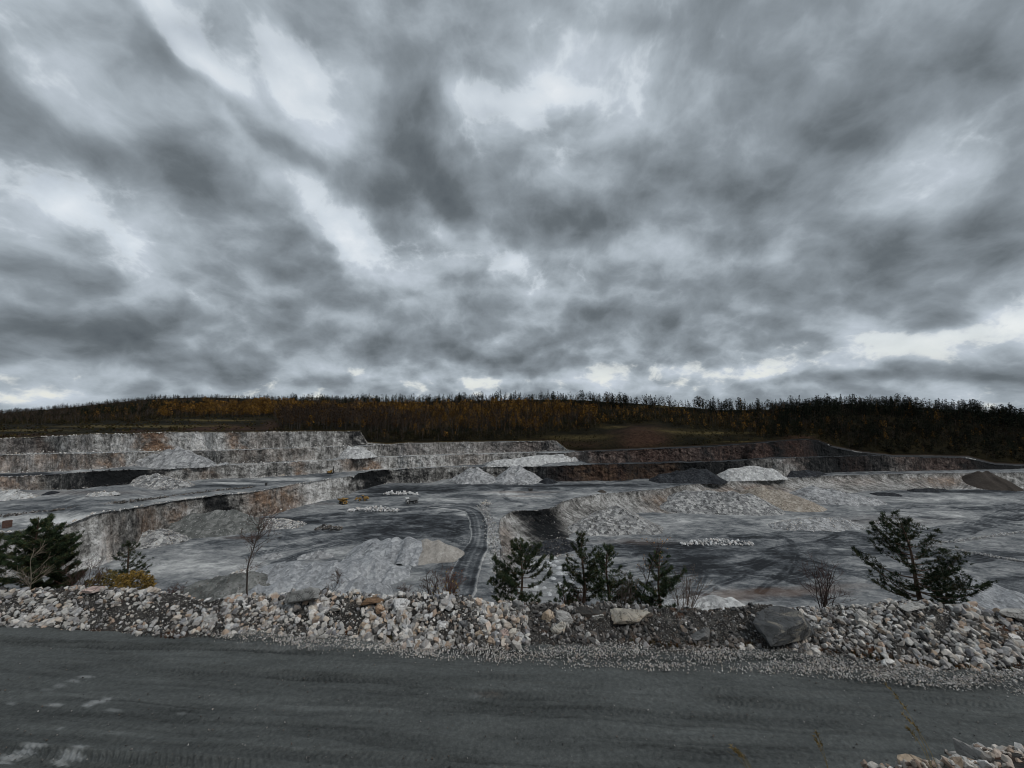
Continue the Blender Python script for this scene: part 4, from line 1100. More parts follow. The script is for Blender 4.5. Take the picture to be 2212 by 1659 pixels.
# ------------------------------------------------------------------ heaps of gravel and rubble
def heap(peaks, lev, matname, label, slope=.66, rough=.12, name='gravel_heap', cat='gravel heap', group='gravel and rubble heaps in the quarry', cap=None, bowl=.0, sag=.10, tip=.9, stones=0, pal='grey', ssz=(.5, 1.2), seed=0, dense=1.0):
    """peaks: (x, y of the top, y of the front foot) in the picture, on the level lev metres below the camera"""
    pk = []
    for (x, yt, yf) in peaks:
        df = float(DEPTH(x, yf, lev))
        a, b, c = ray(x, yt); m = -float(c / b)         # drop per metre of depth along that ray
        h = (lev - m * df) / (1 + m / slope)
        h = max(h, .4)
        dp = df + h / slope
        q = PY(x, yt, dp)
        pk.append((q[0], q[1], CAMZ - lev + h))
    d0 = np.mean([p[1] for p in pk])
    cell = float(np.clip(d0 / 430 / dense, .22, .8))
    gz = CAMZ - lev
    me, idx, Z, (x0, x1, y0, y1) = cone_mesh(name, pk, gz, slope, cell, rough, seed + int(peaks[0][0]), cap=cap, bowl=bowl, sag=sag, tip=tip)
    o = link(name, me, MATS[matname], label=label, cat=cat, group=group, kind=None)
    if stones:
        rr = np.random.default_rng(int(peaks[0][0]) + 500)
        n_ = stones * 4
        qx, qy = rr.uniform(x0, x1, n_), rr.uniform(y0, y1, n_)
        ix, iy = idx(qx, qy); z = Z[iy, ix]
        ok = (z > gz - .25); ok[np.cumsum(ok) > stones] = False
        sz = ssz[0] + (ssz[1] - ssz[0]) * rr.uniform(0, 1, n_) ** 2.4
        pts = np.stack([qx, qy, z + sz * .12], -1)[ok]
        link('stones', scatter_mesh('stones', pts, sz[ok], pal, rr, PEB if ssz[1] < .95 else STONES), MATS['stone'], o, kind='stuff')
    return o
def lvl(k, x):          # drop of bench k (crest side) at picture column x
    return float(np.interp(x, XS, CAMZ - BENCH[k][0][:, 2]))
A_, B_ = lambda x: lvl(0, x), lambda x: lvl(1, x)
heap([(305,990,1012),(330,979,1012),(360,969,1012),(385,967,1012),(408,971,1012),(432,984,1011)], B_(380), 'gravel_grey', 'broad grey gravel heap on the second bench left of centre', seed=1, slope=.8, stones=500, ssz=(.3,.9))
heap([(310,1025,1055),(335,1023,1058),(365,1028,1057),(385,1036,1056)], A_(330), 'rubble_grey', 'rounded grey rubble heap on the left ledge', seed=2, slope=.58, stones=900, pal='white', ssz=(.3,1.1))
heap([(-10,1056,1082),(30,1058,1082),(60,1066,1080)], A_(20), 'gravel_pale', 'pale rubble heap at the left edge on the ledge', seed=3, stones=300, pal='white', ssz=(.4,1.3))
heap([(111,1060,1069)], A_(111), 'rubble_dark', 'small black heap on the left ledge', seed=4, slope=.55)
heap([(200,1064,1071),(222,1062,1072),(245,1062,1070)], A_(220), 'gravel_pale', 'low pale strip of rubble left of the rounded heap', seed=40, stones=150, pal='white', ssz=(.4,1.2))
heap([(500,1008,1031),(553,1003,1031),(600,1010,1030)], A_(553), 'gravel_tan', 'wide tan grey rubble heap against the second face', seed=5, slope=.5, stones=500, pal='grey', ssz=(.3,.9))
heap([(757,963,991),(770,962,991),(784,964,991)], B_(770), 'gravel_pale', 'flat topped pale gravel heap on the second bench', seed=6, slope=.85)
heap([(487,998,1004),(478,1000,1004)], B_(487), 'gravel_grey', 'tiny grey gravel heap beside the broad one', seed=41)
heap([(1014,1008,1046),(1030,1006,1047)], L_C, 'gravel_grey', 'left one of two grey gravel cones on the main floor', seed=7, slope=.70, stones=300, ssz=(.2,.6))
heap([(1106,1006,1046),(1122,1003,1047)], L_C, 'gravel_grey', 'right one of two grey gravel cones on the main floor', seed=8, slope=.70, stones=300, ssz=(.2,.6))
heap([(1062,995,1008),(1100,991,1008),(1140,986,1008),(1180,982,1007),(1215,980,1006),(1238,980,1005)], A_(1150), 'gravel_pale', 'long flat topped pale gravel heap on the bench above the cones', seed=9, slope=.8, sag=0, stones=300, pal='white', ssz=(.2,.6))
heap([(1184,1031,1046)], L_C, 'rubble_dark', 'small dark cone beside the grey gravel cones', seed=10, slope=.6)
heap([(1425,1024,1043),(1460,1016,1044),(1495,1011,1045),(1525,1013,1045)], L_C, 'rubble_dark', 'long black rubble heap against the dark face', seed=11, slope=.62, stones=700, pal='black', ssz=(.3,1.1))
heap([(1575,1011,1039),(1610,1007,1038),(1640,1006,1037),(1668,1012,1036)], L_C, 'gravel_pale', 'large pale grey rubble heap right of the black one', seed=12, slope=.68, sag=.02, stones=500, pal='white', ssz=(.3,.9))
heap([(1712,1016,1031),(1745,1014,1029),(1770,1018,1027)], L_C, 'rubble_dark', 'low black rubble heap right of the large pale grey one', seed=13, slope=.6, stones=300, pal='black', ssz=(.3,1.))
heap([(2115,1018,1060),(2130,1016,1061)], L_F, 'spoil_brown', 'smooth dark brown spoil cone against the right face', seed=14, slope=.72, rough=.05)
heap([(1331,1090,1157),(1300,1104,1158),(1268,1120,1157),(1245,1130,1152),(1370,1110,1157)], L_F, 'rubble_grey', 'broad fan of grey rubble below the middle quarry face', seed=15, slope=.52, rough=.3, stones=6500, pal='white', ssz=(.15,.62))
heap([(1480,1058,1110),(1530,1060,1112),(1580,1062,1113),(1620,1066,1113),(1450,1080,1108)], L_F, 'rubble_grey', 'long grey rubble slope right of the middle face', seed=16, slope=.50, rough=.3, stones=6500, pal='grey', ssz=(.15,.62))
heap([(1650,1050,1102),(1690,1058,1105),(1720,1070,1107)], L_F, 'gravel_tan', 'sandy orange rubble slope on the right quarry face', seed=17, slope=.48, rough=.25, stones=1500, pal='tan', ssz=(.2,.75))
heap([(1757,1049,1090),(1800,1056,1092),(1850,1068,1092),(1890,1076,1090)], L_F, 'gravel_grey', 'grey rubble slope right of the sandy orange one', seed=18, slope=.5, rough=.25, stones=1500, pal='grey', ssz=(.2,.75))
heap([(1690,1128,1146),(1730,1121,1147),(1770,1118,1147),(1815,1118,1145)], L_F, 'gravel_grey', 'low flat white heap on the lower floor', seed=19, slope=.38, rough=.2, stones=900, pal='white', ssz=(.3,1.0))
heap([(2075,1250,1320),(2110,1252,1318),(2150,1262,1325),(2190,1276,1335),(2240,1290,1345)], L_F, 'gravel_fine', 'smooth grey gravel mound behind the small pine at the right', seed=20, slope=.45, rough=.08)
heap([(812,1170,1214),(850,1159,1216),(880,1160,1218),(900,1168,1216)], L_C, 'gravel_fine', 'ridged blue grey gravel heap on the near main floor', seed=21, slope=.68, bowl=.6, sag=.22, tip=.35)
heap([(922,1164,1220),(945,1166,1218),(968,1176,1212)], L_C, 'gravel_beige', 'beige sand heap joined to the ridged grey one', seed=22, slope=.64, rough=.06)
heap([(605,1216,1268),(640,1213,1270),(680,1216,1272),(720,1214,1272),(760,1213,1272),(812,1201,1266),(850,1220,1262)], L_C, 'gravel_fine', 'long blue grey gravel ridge nearest the bank', seed=23, slope=.68, bowl=.6, sag=.40, tip=.35)
heap([(745,1250,1310),(775,1247,1312),(815,1262,1312),(600,1256,1310),(560,1262,1310)], L_C, 'gravel_fine', 'near gravel ridge half hidden by the coarse bank', seed=24, slope=.66, bowl=.25, sag=.3, tip=.4)
heap([(655,1197,1208),(688,1189,1209),(705,1194,1208)], L_C, 'gravel_grey', 'small grey gravel heap behind the long gravel ridge', seed=25)
heap([(575,1196,1208),(590,1193,1209)], L_C, 'gravel_grey', 'small grey gravel heap beside the bare birch crown', seed=26)
heap([(352,1131,1160),(385,1118,1163),(420,1108,1164),(462,1098,1164),(500,1102,1160),(530,1112,1154),(555,1118,1150)], L_C, 'spoil_olive', 'high dark grey spoil ridge below the left face', seed=27, slope=.62, rough=.2, stones=900, pal='grey', ssz=(.2,.8))
heap([(580,1120,1146),(610,1121,1143),(640,1127,1140)], L_C, 'rubble_grey', 'tail of white rubble at the end of the dark spoil ridge', seed=28, slope=.5, stones=800, pal='white', ssz=(.3,1.1))
heap([(320,1146,1186),(345,1143,1186),(370,1152,1180)], L_C, 'rubble_grey', 'grey rubble heap in front of the dark spoil ridge', seed=29, slope=.55, stones=900, pal='white', ssz=(.25,.9))
heap([(470,1246,1300),(505,1240,1305),(540,1236,1300),(430,1256,1300)], L_C, 'spoil_olive', 'dark stony heap behind the long bank left of the birch', seed=30, slope=.6, rough=.2, stones=900, pal='dark', ssz=(.2,.7))
heap([(1475,1292,1350),(1510,1288,1352),(1545,1285,1352),(1580,1290,1350)], L_F, 'gravel_pale', 'pale gravel mound just behind the dark stretch of bank', seed=31, slope=.6, rough=.08)
heap([(1150,1178,1200),(1185,1166,1200),(1215,1160,1192)], L_F, 'rubble_dark', 'dark scree below the black cut beside the road', seed=32, slope=.6, stones=700, pal='dark', ssz=(.25,.9))
heap([(1300,1058,1065)], L_C, 'spoil_brown', 'small dark brown heap on the main floor above the middle face', seed=33, slope=.5)
heap([(1975,1056,1064),(2010,1054,1064),(2040,1056,1062)], L_F, 'rubble_dark', 'black rubble strip at the foot of the right face', seed=34, slope=.5, stones=150, pal='black', ssz=(.4,1.1))
heap([(1895,1063,1071),(1930,1064,1072)], L_F, 'rubble_dark', 'small black rubble strip left of the one at the right face', seed=35, slope=.4)

# piles of big loose blocks
def block_pile(x0, x1, yt, yf, lev, n_, pal, size, label, seed, stack=1.6):
    q = np.random.default_rng(seed)
    a, b = PD(x0, yf, lev), PD(x1, yf, lev)
    root = empty('block_pile', tuple(((a + b) / 2).tolist()), label=label, cat='block pile', group='piles of loose blocks on the quarry floors')
    yback = (yt + yf) / 2
    for i in range(n_):
        u = q.uniform(0, 1); x = x0 + (x1 - x0) * u
        taper = math.sin(math.pi * np.clip(u * 1.02, 0.06, .94)) ** .5
        y = yf - (yf - yback) * q.uniform(0, 1) * 1.0 * taper
        p = PD(x, y, lev)
        s_ = size * q.uniform(.55, 1.35)
        p[2] += s_ * .35 + max(0, q.normal(0, .5)) * size * stack * .6 * taper
        stone_child(root, p, s_, pal, q)
    return root
PAL['bright'] = [(.66,.66,.66),(.58,.58,.57),(.70,.69,.68),(.5,.49,.48),(.62,.58,.55)]
block_pile(752, 862, 1092, 1106, L_C, 130, 'bright', 1.7, 'pile of white blocks in front of the yellow dump truck', 51)
block_pile(828, 903, 1059, 1070, L_C, 80, 'bright', 1.7, 'pile of white blocks farther back, above the grey truck', 52)
block_pile(1470, 1627, 1156, 1180, L_F, 190, 'bright', 1.5, 'long pile of white blocks on the lower floor', 53)
block_pile(682, 738, 1131, 1146, L_C, 60, 'dark', 1.6, 'pile of dark blocks on the main floor left of the road', 54)
block_pile(498, 606, 1222, 1246, L_C, 120, 'white', 1.2, 'line of pale blocks behind the bare birch', 55)
block_pile(1036, 1064, 1080, 1092, L_C, 40, 'white', 1.3, 'small group of pale blocks at the bend of the pit road', 56)
# rubble rows along edges and tracks
def rubble_row(pts, lev, n_, pal, size, label, seed, width=1.2):
    q = np.random.default_rng(seed)
    L = spline(PD(*np.array(pts, float).T, lev if not callable(lev) else np.array([lev(p[0]) for p in pts])), 60)
    u = q.uniform(0, 59, n_); i = np.minimum(u.astype(int), 58)
    P = L[i] + (L[i + 1] - L[i]) * (u - i)[:, None]
    P[:, :2] += q.normal(0, width, (n_, 2))
    s_ = size * q.uniform(.4, 1.3, n_)
    P[:, 2] += s_ * .25 + np.clip(1 - np.abs(q.normal(0, 1, n_)), 0, 1) * size * .5
    o = empty('rubble_row', tuple(L[30].tolist()), label=label, cat='rubble row', group='rows of rubble along edges and tracks')
    big = np.argsort(-s_)[:50]
    for k in big: stone_child(o, P[k], s_[k], pal, q)
    rest = np.setdiff1d(np.arange(n_), big)
    link('stones', scatter_mesh('stones', P[rest] - np.array(o.location), s_[rest], pal, q), MATS['stone'], o, kind='stuff')
rubble_row([(0,1117),(130,1102),(250,1088),(350,1076),(450,1063),(545,1053)], A_, 650, 'dark', 1.0, 'dark stony row crossing the left ledge', 61, 1.0)
rubble_row([(1040,1092),(1052,1112),(1060,1140),(1066,1170),(1076,1210),(1090,1250),(1098,1290)], L_C, 900, 'grey', .9, 'row of grey rubble right of the pit road', 62, 1.9)
rubble_row([(2010,1176),(2080,1168),(2140,1160),(2212,1149),(2300,1138)], L_F, 420, 'grey', 1.0, 'upper row of rubble dividing the right floor', 63, .8)
rubble_row([(2005,1180),(2070,1190),(2140,1202),(2212,1214),(2300,1228)], L_F, 420, 'grey', .9, 'lower row of rubble dividing the right floor', 64, .8)
rubble_row([(1120,1203),(1160,1206),(1200,1203),(1236,1200)], L_F, 260, 'white', .6, 'pale rubble strip behind the small white heaps', 65, 1.0)
rubble_row([(980,1006),(1100,1002),(1250,998)], lambda x: A_(x) , 160, 'white', .8, 'white stones along the bench edge above the cones', 66, .6)

# little white heaps tipped in rows
q = np.random.default_rng(71)
spots = [(1146,1208),(1156,1216),(1168,1211),(1186,1216),(1197,1206),(1201,1213),(1160,1200+26),(1178,1227),(1196,1222),(1209,1226),(1184,1236),(1209,1238),(1222,1239),(1194,1249),(1234,1237),(1150,1246),(1169,1256),(1208,1261),(1176,1270),(1221,1273),(1186,1284),(1241,1249),(1139,1229),(1233,1258),(1158,1269)]
proto = None
for i, (x, y) in enumerate(spots):
    p = PD(x, y, L_F)
    if proto is None:
        me, _, _, _ = cone_mesh('white_heap', [(0, 0, 1.0), (.35, .2, .8)], 0.0, .62, .16, .05, 7)
        proto = me
        gravel_mat('white_gravel', (.36,.37,.38), (.50,.51,.52), (.62,.62,.62), 2.0, .1); me.materials.append(MATS['white_gravel'])
    o = link('white_heap', proto, None, label='small white heap tipped in rows on the lower floor between the pines', cat='gravel heap', group='small white heaps in rows', loc=tuple(p.tolist()), rot=(0, 0, float(q.uniform(0, 6))), scale=(float(q.uniform(.5, .9)), float(q.uniform(.45, .8)), float(q.uniform(.7, 1.2))))

# ------------------------------------------------------------------ pit road
ctr = spline(PD(*np.array([(965,1330),(985,1295),(1000,1262),(1006,1235),(1018,1205),(1031,1180),(1036,1152),(1031,1122),(1020,1106),(1000,1099),(970,1095),(930,1091)], float).T, L_C), 260)
tang = np.gradient(ctr, axis=0); tang[:, 2] = 0; tang /= np.linalg.norm(tang, axis=1, keepdims=True)
side = np.stack([tang[:, 1], -tang[:, 0], 0 * tang[:, 0]], -1)
wv = np.linspace(-1, 1, 31)
wid = 5.6 * (1 + .22 * fbm(np.stack([np.arange(260) / 18., np.zeros(260), np.zeros(260)], -1), 1, 3, 5))
G = ctr[:, None] + side[:, None] * (wv[None, :, None] * wid[:, None, None])
G[..., 2] = CAMZ - L_C + .42 + .45 * np.exp(-((np.abs(wv[None]) - .88) / .06) ** 2) - .75 * np.abs(wv[None]) ** 8 - .14 * np.exp(-((np.abs(wv[None]) - .45) / .14) ** 2) + .04 * fbm(G, .8, 3, 6)
fade = np.concatenate([np.ones(215), np.linspace(1, 0, 45)])[:, None]
G[..., 2] -= (1 - fade) * .55
dk = (.7 + .35 * np.exp(-((np.abs(wv[None]) - .62) / .2) ** 2) - .5 * np.exp(-((wv[None]) / .12) ** 2) - .3 * np.exp(-((np.abs(wv[None]) - .45) / .1) ** 2)) * fade + 0 * G[..., 0]
pl = 1.1 * sstep(.74, .92, np.abs(wv[None] + .06 * fbm(np.stack([np.arange(260) / 6., np.zeros(260), np.zeros(260)], -1), 1, 3, 8)[:, None])) + 0 * G[..., 0]
link('pit_road', mesh_from('pit_road', G.reshape(-1, 3), grid_faces(260, 31), {'dark': dk.ravel(), 'pale': pl.ravel(), 'rust': 0 * dk.ravel()}, True), MATS['floor'], kind='structure', label='dark curved road climbing from the pit floor')

# ------------------------------------------------------------------ plants on the bank
def tube(A, pts, r0, r1, c, k=5):
    pts = np.asarray(pts, float); m = len(pts)
    tg = np.gradient(pts, axis=0); tg /= np.maximum(np.linalg.norm(tg, axis=1, keepdims=True), 1e-9)
    ref = np.array([0, 0, 1.]) if abs(tg[0][2]) < .9 else np.array([1., 0, 0])
    u = np.cross(tg, ref); u /= np.maximum(np.linalg.norm(u, axis=1, keepdims=True), 1e-9)
    v = np.cross(tg, u)
    rad = np.linspace(r0, r1, m)
    an = np.arange(k) * 2 * math.pi / k
    V = pts[:, None] + rad[:, None, None] * (np.cos(an)[None, :, None] * u[:, None] + np.sin(an)[None, :, None] * v[:, None])
    i = np.arange(m * k).reshape(m, k); j = np.roll(i, -1, 1)
    a, b, c2, d = i[:-1].ravel(), j[:-1].ravel(), j[1:].ravel(), i[1:].ravel()
    A.add(V.reshape(-1, 3), np.concatenate([np.stack([a, b, c2], -1), np.stack([a, c2, d], -1)]), c)
def tufts(A, P, Dr, q, n, ln, wd, cols):
    """needle tufts: n blades at each point of P, fanned round the direction Dr"""
    m = len(P)
    d = np.repeat(Dr, n, 0) * .75 + q.normal(0, .55, (m * n, 3))
    d /= np.linalg.norm(d, axis=1, keepdims=True)
    s = np.cross(d, q.normal(size=(m * n, 3))); s /= np.linalg.norm(s, axis=1, keepdims=True)
    b = np.repeat(P, n, 0) + q.normal(0, ln * .18, (m * n, 3))
    L = ln * q.uniform(.6, 1.25, (m * n, 1))
    V = np.stack([b - s * wd / 2, b + s * wd / 2, b + d * L], 1).reshape(-1, 3)
    c = np.asarray(cols)[q.integers(0, len(cols), m)] * q.uniform(.7, 1.3, (m, 1))
    A.add(V, np.arange(len(V)).reshape(-1, 3), np.repeat(c, n * 3, 0))
NEEDLE = [(.028,.044,.024), (.037,.056,.028), (.021,.034,.019), (.047,.060,.030), (.058,.058,.027)]
def pine(x, ytop, halfw, depth, label, seed, lean=(0, 0), sparse=1.0, lowest=.10, blades=11, top_flat=.0, base_x=None):
    q = np.random.default_rng(seed)
    top = PY(x, ytop, depth)
    bx = top[0] if base_x is None else float(PY(base_x, 1320, depth)[0])
    bz = bank_z(bx, depth)
    base = np.array([bx, depth, bz - .15])
    H = top[2] - base[2]; W = halfw * depth / FPX
    A, N = Acc(), Acc()
    m = 14
    u = np.linspace(0, 1, m)
    sway = np.stack([(top[0] - base[0]) * u ** 1.25 + .05 * H * np.sin(u * 5 + seed) * (u * (1 - u)) * 2, lean[1] * u * u, u * H], -1)
    tr = sway
    bark = (.085, .06, .045)
    tube(A, tr, .022 * H + .02, .012, bark, 6)
    nwh = int(H / .30)
    for w in range(nwh):
        f = lowest + (1 - lowest) * (w + q.uniform(-.2, .2)) / nwh
        f = min(max(f, .05), .97)
        p0 = np.array([np.interp(f, u, tr[:, i]) for i in range(3)])
        prof = min(1, (1 - f) * 1.9 + .12) * (.62 + .38 * math.sin(min(f / .3, 1) * 1.57))
        prof = max(prof, top_flat * (f < .93))
        for bnum in range(int(q.integers(3, 6))):
            if q.random() > sparse + .15: continue
            ang = q.uniform(0, 6.283); ln = W * prof * q.uniform(.58, 1.1)
            if ln < .12: continue
            rise = q.uniform(.10, .45) + .5 * f
            e = np.array([math.cos(ang), math.sin(ang), 0])
            s = np.linspace(0, 1, 6)[:, None]
            br = p0 + e * ln * s + np.array([0, 0, 1]) * ln * (rise * s ** 1.5 - .10 * np.sin(s * 3.1))
            br += q.normal(0, .02 * ln, br.shape) * s
            tube(A, br, .010 + .012 * ln, .005, bark, 4)
            nt = max(4, int(ln / .034 * sparse))
            tv = 1 - q.uniform(0, 1, nt) ** 1.6 * .78
            pp = np.stack([np.interp(tv, s[:, 0], br[:, i]) for i in range(3)], -1)
            dr = np.tile(e * .7 + np.array([0, 0, .7]), (nt, 1)) + q.normal(0, .3, (nt, 3))
            off = np.cross(e, [0, 0, 1])[None] * (q.normal(0, .15 * ln, nt) * (tv * .9))[:, None]
            pts = pp + off; pts[:, 2] += q.uniform(-.03, .08, nt)
            tufts(N, pts, dr, q, blades, .15, .026, NEEDLE)
            for k in np.nonzero(np.abs(off).max(1) > .08)[0][:4]:
                tube(A, np.stack([pp[k], (pp[k] + pts[k]) / 2 + [0, 0, .02], pts[k]]), .008, .004, bark, 3)
    tufts(N, tr[-1:] + [0, 0, -.02], np.array([[0, 0, 1.]]), q, 26, .18, .022, NEEDLE)
    root = empty('pine_tree', tuple(base.tolist()), label=label, cat='pine tree', group='young pines behind the roadside bank')
    link('trunk', A.mesh('trunk'), MATS['bark'], root)
    link('crown', N.mesh('crown'), MATS['leafy'], root)
    return root
pine(84, 1120, 66, 22.5, 'tall bushy pine at the left end behind the bank', 1, sparse=1.7, lowest=.10, blades=16)
pine(134, 1158, 52, 23.3, 'darker pine close behind the tall one at the left', 2, sparse=1.7, blades=16)
pine(-22, 1150, 55, 22.0, 'pine cut off by the left edge of the view', 3, sparse=1.1)
pine(277, 1170, 36, 22.8, 'small young pine rising above the yellow bush', 4, sparse=.55, lowest=.35)
pine(1124, 1172, 68, 21.6, 'broad dense pine right of the pit road', 5, sparse=1.15, blades=13)
pine(1257, 1150, 44, 21.8, 'tallest slim pine in the middle', 6, sparse=.85, blades=12)
pine(1312, 1180, 50, 22.2, 'pine just right of the tallest slim one', 7, sparse=.85, blades=12)
pine(1424, 1195, 56, 22.0, 'olive pine with several stems left of the massive dark boulder', 8, sparse=.95, blades=12)
pine(1362, 1240, 26, 21.9, 'thin little pine between two larger pines', 9, sparse=.6)
pine(1943, 1122, 92, 21.0, 'large leaning pine with open branches on the right', 10, sparse=.62, lowest=.22, blades=15, top_flat=.34, base_x=2000)
pine(2036, 1226, 38, 20.6, 'small pine at the foot of the leaning one', 11, sparse=.9, base_x=2046)
pine(1218, 1265, 34, 21.4, 'low pine bush left of the tallest slim pine', 12, sparse=.8)

def bare(x, ytop, spread, depth, label, seed, col=(.060, .050, .044), twig=(.075, .045, .036), stems=1, levels=4, leaves=None, nleaf=0, name='bare_tree', cat='bare tree', group='leafless trees and shrubs behind the bank', base_y=None, thick=1.0, upright=.55):
    q = np.random.default_rng(seed)
    top = PY(x, ytop, depth)
    bz = bank_z(top[0], depth) if base_y is None else float(PY(x, base_y, depth)[2])
    base = np.array([top[0], depth, bz - .1])
    H = top[2] - base[2]; W = spread * depth / FPX
    A, T, Lf = Acc(), Acc(), Acc()
    tips = []
    def grow(p, d, ln, rad, lv):
        m = 6 if lv else 9
        pts = [p]; dd = d.copy()
        for i in range(m):
            dd = dd + q.normal(0, .09, 3) + np.array([0, 0, .05 if lv else .02]); dd /= np.linalg.norm(dd)
            pts.append(pts[-1] + dd * ln / m)
        pts = np.array(pts)
        rad = max(rad, .0065)
        tube(A if lv < 2 else T, pts, rad, max(rad * .35, .0045), col if lv < 2 else twig, 5 if lv < 2 else 3)
        tips.append(pts[-1])
        if lv >= levels: return
        for i in range(int(q.integers(16, 22)) if lv == 0 else int(q.integers(5, 8))):
            f = q.uniform(.28 if lv == 0 else .2, .95)
            k = f * m; a = int(k); pp = pts[a] + (pts[min(a + 1, m)] - pts[a]) * (k - a)
            side_ = q.normal(size=3); side_[2] = abs(side_[2]) * .3
            side_ -= d * (side_ @ d) * .8; side_ /= np.linalg.norm(side_)
            nd = d * upright + side_ * (1 - upright) * 1.5; nd /= np.linalg.norm(nd)
            l2 = ln * q.uniform(.35, .6) * (1.05 - .5 * f)
            if lv == 0: l2 = min(l2, W * 1.5)
            grow(pp, nd, l2, rad * .45 * (1 - .4 * f), lv + 1)
    for s in range(stems):
        d0 = np.array([q.normal(0, .16 if stems > 1 else .04), q.normal(0, .16 if stems > 1 else .04), 1.]); d0 /= np.linalg.norm(d0)
        grow(np.array([q.normal(0, .07 * (stems > 1)), q.normal(0, .07 * (stems > 1)), 0]), d0, H * (q.uniform(.75, 1) if stems > 1 else .97), (.007 * H + .006) * thick, 0 if stems == 1 else 1)
    root = empty(name, tuple(base.tolist()), label=label, cat=cat, group=group)
    link('trunk', A.mesh('trunk'), MATS['bark'], root)
    if T.n: link('twigs', T.mesh('twigs'), MATS['bark'], root, kind='stuff')
    if nleaf:
        tp = np.array(tips); tp = tp[q.integers(0, len(tp), nleaf)] + q.normal(0, .06, (nleaf, 3))
        tufts(Lf, tp, q.normal(size=(nleaf, 3)), q, 2, .07, .05, leaves)
        link('leaves', Lf.mesh('leaves'), MATS['leafy'], root)
    return root
bare(541, 1124, 44, 21.6, 'leafless birch standing behind the long bank', 21, levels=3, thick=1.3)
bare(1776, 1202, 32, 20.4, 'leafless fan shaped shrub right of the massive dark boulder', 22, stems=9, levels=3, twig=(.06,.035,.03))
bare(75, 1178, 26, 20.6, 'pale leafless sapling in front of the left pines', 23, col=(.25,.22,.17), twig=(.16,.13,.10), levels=2)
bare(190, 1215, 50, 20.4, 'dark leafless shrub left of the yellow bush', 24, stems=7, levels=3)
bare(932, 1228, 40, 21.0, 'grey leafless shrub on the coarse bank left of the reddish one', 25, stems=8, levels=3)
bare(976, 1236, 42, 21.4, 'reddish leafless shrub beside the pit road', 26, stems=9, levels=3, col=(.10,.05,.035), twig=(.13,.065,.045), leaves=[(.22,.11,.05)], nleaf=40)
bare(1372, 1150, 22, 22.2, 'thin sapling with a few orange leaves between the pines', 27, levels=2, leaves=[(.38,.20,.07),(.30,.18,.08)], nleaf=46)
bare(1345, 1235, 40, 21.6, 'low leafless shrub under the sapling with orange leaves', 28, stems=8, levels=3, col=(.10,.085,.07), twig=(.11,.09,.075))
bare(880, 1258, 24, 20.8, 'small leafless shrub at the crest of the coarse bank', 29, stems=5, levels=3)
bare(1478, 1232, 34, 22.5, 'pale brown leafless shrub right of the olive pine', 30, stems=8, levels=3, col=(.12,.09,.07), twig=(.14,.105,.085))
bare(715, 1238, 26, 21.0, 'faint leafless sapling in front of the gravel ridge', 31, levels=2, col=(.07,.06,.05))
bare(1240, 1262, 30, 21.3, 'leafless shrub at the foot of the tallest slim pine', 32, stems=7, levels=3)
bare(380, 1258, 30, 20.8, 'leafless shrub on the long bank right of the yellow bush', 33, stems=6, levels=3)
bare(960, 1222, 22, 21.2, 'slim leafless sapling with yellow leaves between two shrubs', 34, stems=3, levels=3, leaves=[(.40,.28,.06)], nleaf=50)

# yellow leafed bush
def leaf_bush(x, yt, yb, halfw, depth, label, seed, cols, n_=900):
    q = np.random.default_rng(seed)
    c = PY(x, (yt + yb) / 2, depth); k = depth / FPX
    Hh, W = (yb - yt) / 2 * k, halfw * k
    d = q.normal(size=(n_, 3)); d /= np.linalg.norm(d, axis=1, keepdims=True)
    rr = q.uniform(.35, 1.0, (n_, 1)) ** .6
    lump = 1 + .25 * fbm(d, 2.2, 3, seed)[:, None]
    P = d * rr * lump * np.array([W, W * .7, Hh])
    N, A = Acc(), Acc()
    root = empty('yellow_bush', (float(c[0]), float(c[1]), float(c[2] - Hh)), label=label, cat='bush')
    tufts(N, P + [0, 0, Hh], d, q, 4, .10, .06, cols)
    for i in range(26):
        e = d[i] * np.array([W, W * .7, Hh]) * .9; e[2] += Hh
        tube(A, np.stack([[0, 0, -.3], e * .5 + q.normal(0, .05, 3), e]), .012, .004, (.05, .04, .03), 4)
    link('stems', A.mesh('stems'), MATS['bark'], root)
    link('crown', N.mesh('crown'), MATS['leafy'], root)
leaf_bush(292, 1236, 1290, 37, 20.6, 'bright ochre leaved bush behind the long bank', 41, [(.17,.11,.028),(.13,.085,.024),(.20,.13,.035),(.09,.065,.022)])
leaf_bush(232, 1236, 1282, 32, 21.2, 'thin olive brown bush left of the ochre one', 42, [(.13,.095,.03),(.09,.075,.03),(.16,.12,.04)], 420)
# low reddish weeds at the foot of the bank
q = np.random.default_rng(45)
W = Acc()
wx = np.concatenate([q.normal(860, 60, 60), q.normal(1550, 70, 40), q.normal(1960, 120, 90), q.normal(1420, 40, 40), q.normal(905, 30, 30)])
wp = berm_pt(wx, q.uniform(-.02, .10, len(wx)))
tufts(W, wp, np.tile([0, 0, 1.], (len(wx), 1)), q, 14, .16, .025, [(.10,.045,.02),(.07,.05,.02),(.13,.07,.03),(.05,.05,.02)])
link('weeds', W.mesh('weeds'), MATS['leafy'], kind='stuff', label='low reddish brown weeds along the foot of the bank', cat='weeds')
